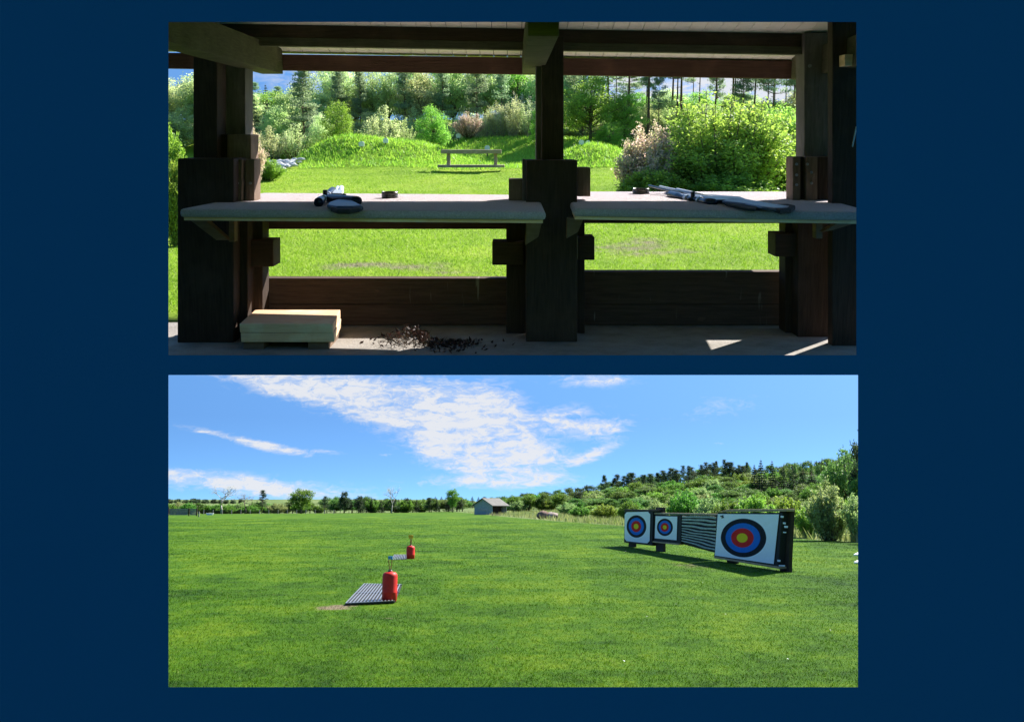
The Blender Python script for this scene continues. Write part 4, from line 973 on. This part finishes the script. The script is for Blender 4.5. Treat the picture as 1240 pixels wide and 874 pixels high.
# picnic table
Yt = 235; p = Vector(((601 - 620) / F * Yt, Yt, 0)); t = thing('picnic_table', 'small brown picnic table on the grass before the shed', 'table', p)
part('tabletop', MB().box(p.x - 1.1, p.x + 1.1, Yt - .4, Yt + .4, .72, .8), BW, t)
for s in (-1, 1):
    part('seat', MB().box(p.x - 1.1, p.x + 1.1, Yt + s * .85 - .14, Yt + s * .85 + .14, .42, .48), BW, t)
    part('leg_frame', MB().box(p.x + s * .8 - .05, p.x + s * .8 + .05, Yt - .8, Yt + .8, .33, .41).tube([(p.x + s * .8, Yt - .7, 0), (p.x + s * .8, Yt - .2, .72)], .06, 4).tube([(p.x + s * .8, Yt + .7, 0), (p.x + s * .8, Yt + .2, .72)], .06, 4), BW, t)
# boulders
for px, rx, rz, lb, c1, c2, sd_ in ((657, 1.15, .85, 'dark brown boulder at the edge of the rough grass', (.13, .075, .055), (.30, .2, .16), 3), (667, 1.3, .72, 'paler pinkish boulder right against the dark brown one', (.32, .26, .23), (.16, .12, .10), 5)):
    Yb = 186; x = (px - 620) / F * Yb; z = float(H_lo(x, Yb)); mb = boulder(MB(), (x, Yb, z + rz * .72), (rx, 1.3, rz), sd_, 14)
    single('boulder', mb, plain('stone ' + str(sd_), c1, c2, 1.2, .9, bmp=.5), lb, 'boulder', (x, Yb, z), M_LO, smooth=True)
# board fence on far left and wire fence
Yf = 262; FW = wood('weathered fence boards', (.16, .15, .13), (.30, .285, .26), (6, 6, .5))
t = thing('board_fence', 'grey weathered board fence panels with dark posts at far left', 'fence', ((225 - 620) / F * Yf, Yf, 0))
for a, b in ((190, 212), (214.5, 236.5), (239, 246.5)):
    mb = MB(); x0, x1 = (a - 620) / F * Yf, (b - 620) / F * Yf
    for k in range(4): mb.box(x0, x1, Yf, Yf + .05, .25 + k * .42, .6 + k * .42)
    part('board_panel', mb, FW, t)
for px in (189, 213.2, 237.7, 247): x = (px - 620) / F * Yf; part('post', MB().box(x - .14, x + .14, Yf - .1, Yf + .15, -.1, 2.0), DW, t)
x = (249.5 - 620) / F * 235; single('marker_post', MB().box(x - .12, x + .12, 235, 235.2, -.1, 1.25), FW, 'single short pale post right of the board fence', 'post', (x, 235, 0))
x = (262 - 620) / F * 300; single('white_trough', MB().hexa([(x - .8, 300, 0), (x + .8, 300, 0), (x + 1.1, 300, .55), (x - 1.1, 300, .55), (x - .8, 301, 0), (x + .8, 301, 0), (x + 1.1, 301, .55), (x - 1.1, 301, .55)]), MT['white'], 'white trough on the grass at the far left', 'trough', (x, 300, 0), bevel=.05)
t = thing('wire_fence', 'post and wire fence along the far left edge of the field', 'fence', ((330 - 620) / F * 345, 345, 0))
xs = [((px - 620) / F * 345) for px in range(255, 420, 11)]
for x in xs: part('post', MB().box(x - .1, x + .1, 345, 345.2, -.1, 1.5), FW, t)
mb = MB()
for z in (.5, .9, 1.3): mb.tube([(xs[0], 345.1, z), (xs[-1], 345.1, z)], .02, 3)
part('wire', mb, MT['tin'], t)

# ------------------------------------------------------------------ navy wall with its two openings
YW = 1.0
def Wp(px, py, y=YW): return at(px, py, y, False)
NAVY = bpy.data.materials.new('matt navy paint'); NAVY.use_nodes = True
nb = NB(NAVY.node_tree); b = nb.n['Principled BSDF']
tc = nb.new('ShaderNodeTexCoord').outputs['Object']
nb.l.new(nb.ramp(nb.noise(tc, 6, 3), [(.3, (.0062, .070, .178)), (.7, (.0064, .072, .181))]), b.inputs['Base Color'])
b.inputs['Roughness'].default_value = 1; b.inputs['Specular IOR Level'].default_value = 0
holes = [[(204, 430), (1037, 430), (1037, 27), (204, 27)], [(204, 831.5), (1039, 831.5), (1039, 454), (204, 454)]]
mb = MB()
xL, xR, zB, zT = -1.6, 1.6, 0.0, 3.05
def hp(i, k): return Wp(*holes[i][k])
P = [Vector((xL, YW, zB)), Vector((xR, YW, zB)), Vector((xR, YW, zT)), Vector((xL, YW, zT))]
lo_, hi_ = [hp(1, k) for k in range(4)], [hp(0, k) for k in range(4)]
V = P + lo_ + hi_       # 4..7 lower hole bl br tr tl ; 8..11 upper hole
fs = [(0, 1, 5, 4), (1, 2, 10, 9), (1, 9, 6, 5), (2, 3, 11, 10), (3, 0, 8, 11), (0, 4, 7, 8), (7, 6, 9, 8)]
mb.add(V, fs)
# back sheet, with the openings splayed wider, and the reveals
D = .03; flare = 1.09
def fl_(p, c, up_, dn_): return Vector((c.x + (p.x - c.x) * flare, YW + D, p.z + (up_ if p.z > c.z else -dn_)))
cl = sum(lo_, Vector()) / 4; ch = sum(hi_, Vector()) / 4
VB = [Vector((p.x, YW + D, p.z)) for p in P] + [fl_(p, cl, .006, .014) for p in lo_] + [fl_(p, ch, .03, 0) for p in hi_]
mb.add(VB, [tuple(reversed(f)) for f in fs])
mb.add(V + VB, [(4, 5, 17, 16), (5, 6, 18, 17), (6, 7, 19, 18), (7, 4, 16, 19), (8, 9, 21, 20), (9, 10, 22, 21), (10, 11, 23, 22), (11, 8, 20, 23), (0, 1, 13, 12), (1, 2, 14, 13), (2, 3, 15, 14), (3, 0, 12, 15)])
single('navy_wall', mb, NAVY, 'plain dark navy wall with two wide rectangular openings', 'wall', (0, YW, 0))

# ------------------------------------------------------------------ sky, sun, camera
world = bpy.data.worlds.new('World'); scene.world = world; world.use_nodes = True
nb = NB(world.node_tree); bg = nb.n['Background']
gen = nb.new('ShaderNodeTexCoord').outputs['Generated']
s3 = nb.new('ShaderNodeSeparateXYZ'); nb.l.new(gen, s3.inputs[0])
X, Y, Z = s3.outputs
cmb = nb.new('ShaderNodeCombineXYZ'); nb.l.new(X, cmb.inputs[0]); nb.l.new(Y, cmb.inputs[1])
nb.l.new(nb.m('MINIMUM', nb.m('ADD', nb.m('MULTIPLY', nb.m('MAXIMUM', Z, 0), 4.6), .16), .56), cmb.inputs[2])
nrm = nb.new('ShaderNodeVectorMath', operation='NORMALIZE'); nb.l.new(cmb.outputs[0], nrm.inputs[0])
sky = nb.new('ShaderNodeTexSky', sky_type='NISHITA'); sky.sun_disc = False
sky.sun_elevation = R(SUN_EL); sky.sun_rotation = R(SUN_AZ); sky.air_density = 1.1; sky.dust_density = .4; sky.ozone_density = 2.0
nb.l.new(nrm.outputs[0], sky.inputs['Vector'])
skyc = sky.outputs[0]
skyc = nb.mix(1.0, skyc, (.375, .57, .715), 'MULTIPLY')
nb.l.new(skyc, bg.inputs['Color']); bg.inputs['Strength'].default_value = .1
# high thin clouds: a curved sheet of real sky distance, cover laid out by compass direction and height
CL = [(330, 462, 95, 12, 12, 1.0), (400, 474, 95, 19, 13, 1.0), (475, 482, 60, 26, 14, 1.1), (510, 500, 45, 20, 10, 1.0), (470, 500, 60, 14, 14, .7), (545, 468, 50, 14, 5, .6),
      (600, 525, 42, 38, 35, 1.5), (580, 545, 62, 17, 3, 1.1), (640, 545, 36, 16, 15, 1.0), (595, 495, 26, 18, 10, 1.1), (540, 548, 35, 14, 10, .6), (675, 505, 45, 11, -8, .7),
      (735, 518, 26, 9, -12, 1.2), (705, 518, 40, 9, 5, .7), (716, 551, 30, 5.5, -22, 1.3), (590, 582, 85, 6.5, 0, 1.0), (640, 573, 36, 5, 8, 1.0), (575, 568, 42, 7, 12, .6), (655, 580, 16, 5, -12, .7),
      (718, 458, 42, 8, 0, 1.0), (298, 533, 70, 3.2, 11, 1.0), (338, 543, 32, 4.2, 8, 1.0), (392, 546, 20, 1.8, 5, .8), (280, 585, 130, 10, 4, .75), (330, 592, 110, 7, 6, .7), (215, 571, 60, 4, 3, .5), (870, 536, 7, 2.2, 0, .6), (468, 550, 9, 2, 0, .7), (875, 492, 60, 14, -8, .28), (830, 95, 260, 75, 0, 1.5), (360, 60, 240, 60, 4, .45)]

az = np.linspace(-.62, .62, 420); el = np.linspace(.004, .56, 230); RC = 7000.0
AA, EE = np.meshgrid(az, el); cov = np.zeros_like(AA)
for cx, cy, rx, ry, rot, amp in CL:
    x, y, z = ray(cx, cy, TL); ca, ce = x / y, z / math.hypot(x, y)
    sx, sy = rx / F, ry / F; c_, s_ = math.cos(R(-rot)), math.sin(R(-rot)); da, de = AA - ca, EE - ce
    u = (da * c_ + de * s_) / sx; w = (-da * s_ + de * c_) / sy; cov += amp * np.exp(-.9 * (u * u + w * w))
th = np.arctan(AA); fi = np.arctan(EE); pv = np.stack([np.sin(th) * np.cos(fi), np.cos(th) * np.cos(fi), np.sin(fi)], -1) * RC
nx_, ny_ = len(az), len(el)
me = bpy.data.meshes.new('clouds'); me.from_pydata(pv.reshape(-1, 3).tolist(), [], [(j * nx_ + i, j * nx_ + i + 1, (j + 1) * nx_ + i + 1, (j + 1) * nx_ + i) for j in range(ny_ - 1) for i in range(nx_ - 1)])
at_ = me.attributes.new('cover', 'FLOAT', 'POINT'); at_.data.foreach_set('value', cov.astype(np.float32).ravel())
cmt = bpy.data.materials.new('thin white cloud'); cmt.use_nodes = True; nb = NB(cmt.node_tree); nb.n.remove(nb.n['Principled BSDF'])
tc = nb.new('ShaderNodeTexCoord').outputs['Object']; cvv = nb.mapping(tc, (1 / RC, 0, 1 / RC)); tot = nb.new('ShaderNodeAttribute', attribute_name='cover').outputs['Fac']
warp = nb.noise(nb.mapping(cvv, (1, 1, 2.0)), 11, 4, .6)
mott = nb.noise(nb.mapping(cvv, (1, 1, 2.4), (0, 0, 0), (0, .3, 0)), 62, 7, .72, .8)
wisp = nb.noise(nb.mapping(cvv, (1, 1, 5), (2, 1, 0), (0, .25, 0)), 16, 7, .68, .8)
d = nb.m('ADD', nb.m('MULTIPLY', nb.m('MINIMUM', tot, 1.15), .78), nb.m('ADD', nb.m('MULTIPLY', nb.m('SUBTRACT', mott, .5), 2.5), nb.m('ADD', nb.m('MULTIPLY', nb.m('SUBTRACT', wisp, .5), 1.9), nb.m('MULTIPLY', nb.m('SUBTRACT', warp, .5), 1.2))))
d = nb.m('MULTIPLY', d, nb.m('MINIMUM', nb.m('MULTIPLY', tot, 2.5), 1.0))
cm = nb.ramp(d, [(.05, (0, 0, 0)), (.6, (.38, .38, .38)), (1.35, (.92, .92, .92))])
em = nb.new('ShaderNodeEmission'); em.inputs['Color'].default_value = (.96, .97, 1, 1); em.inputs['Strength'].default_value = .31
tp = nb.new('ShaderNodeBsdfTransparent'); mx = nb.new('ShaderNodeMixShader'); nb.l.new(cm, mx.inputs[0]); nb.l.new(tp.outputs[0], mx.inputs[1]); nb.l.new(em.outputs[0], mx.inputs[2])
nb.l.new(mx.outputs[0], nb.n['Material Output'].inputs['Surface']); me.materials.append(cmt)
cmt.cycles.emission_sampling = 'NONE'
struct('clouds', me)

sd_ = bpy.data.lights.new('sun', 'SUN'); sd_.energy = 4.6; sd_.angle = R(.5); sd_.color = (1.0, .95, .87)
so = bpy.data.objects.new('sun', sd_); COL.objects.link(so)
dirv = Vector((math.sin(R(SUN_AZ)) * math.cos(R(SUN_EL)), math.cos(R(SUN_AZ)) * math.cos(R(SUN_EL)), math.sin(R(SUN_EL))))
so.rotation_euler = dirv.to_track_quat('Z', 'Y').to_euler(); so.location = (30, 30, 60)

cam = bpy.data.cameras.new('camera'); co = bpy.data.objects.new('camera', cam); COL.objects.link(co)
co.location = (0, 0, HL); co.rotation_euler = (R(90) + TL, 0, 0)
cam.sensor_fit = 'HORIZONTAL'; cam.sensor_width = 36; cam.lens = 36 * F / 1240; cam.shift_y = -(437 - PY) / 1240
cam.clip_start = .02; cam.clip_end = 9000; scene.camera = co
vs = scene.view_settings; vs.view_transform = 'Standard'; vs.look = 'None'; vs.exposure = 1.5; vs.gamma = 1
scene.cycles.max_bounces = 6; scene.cycles.diffuse_bounces = 3; scene.cycles.transmission_bounces = 2; scene.cycles.glossy_bounces = 2; scene.cycles.transparent_max_bounces = 8
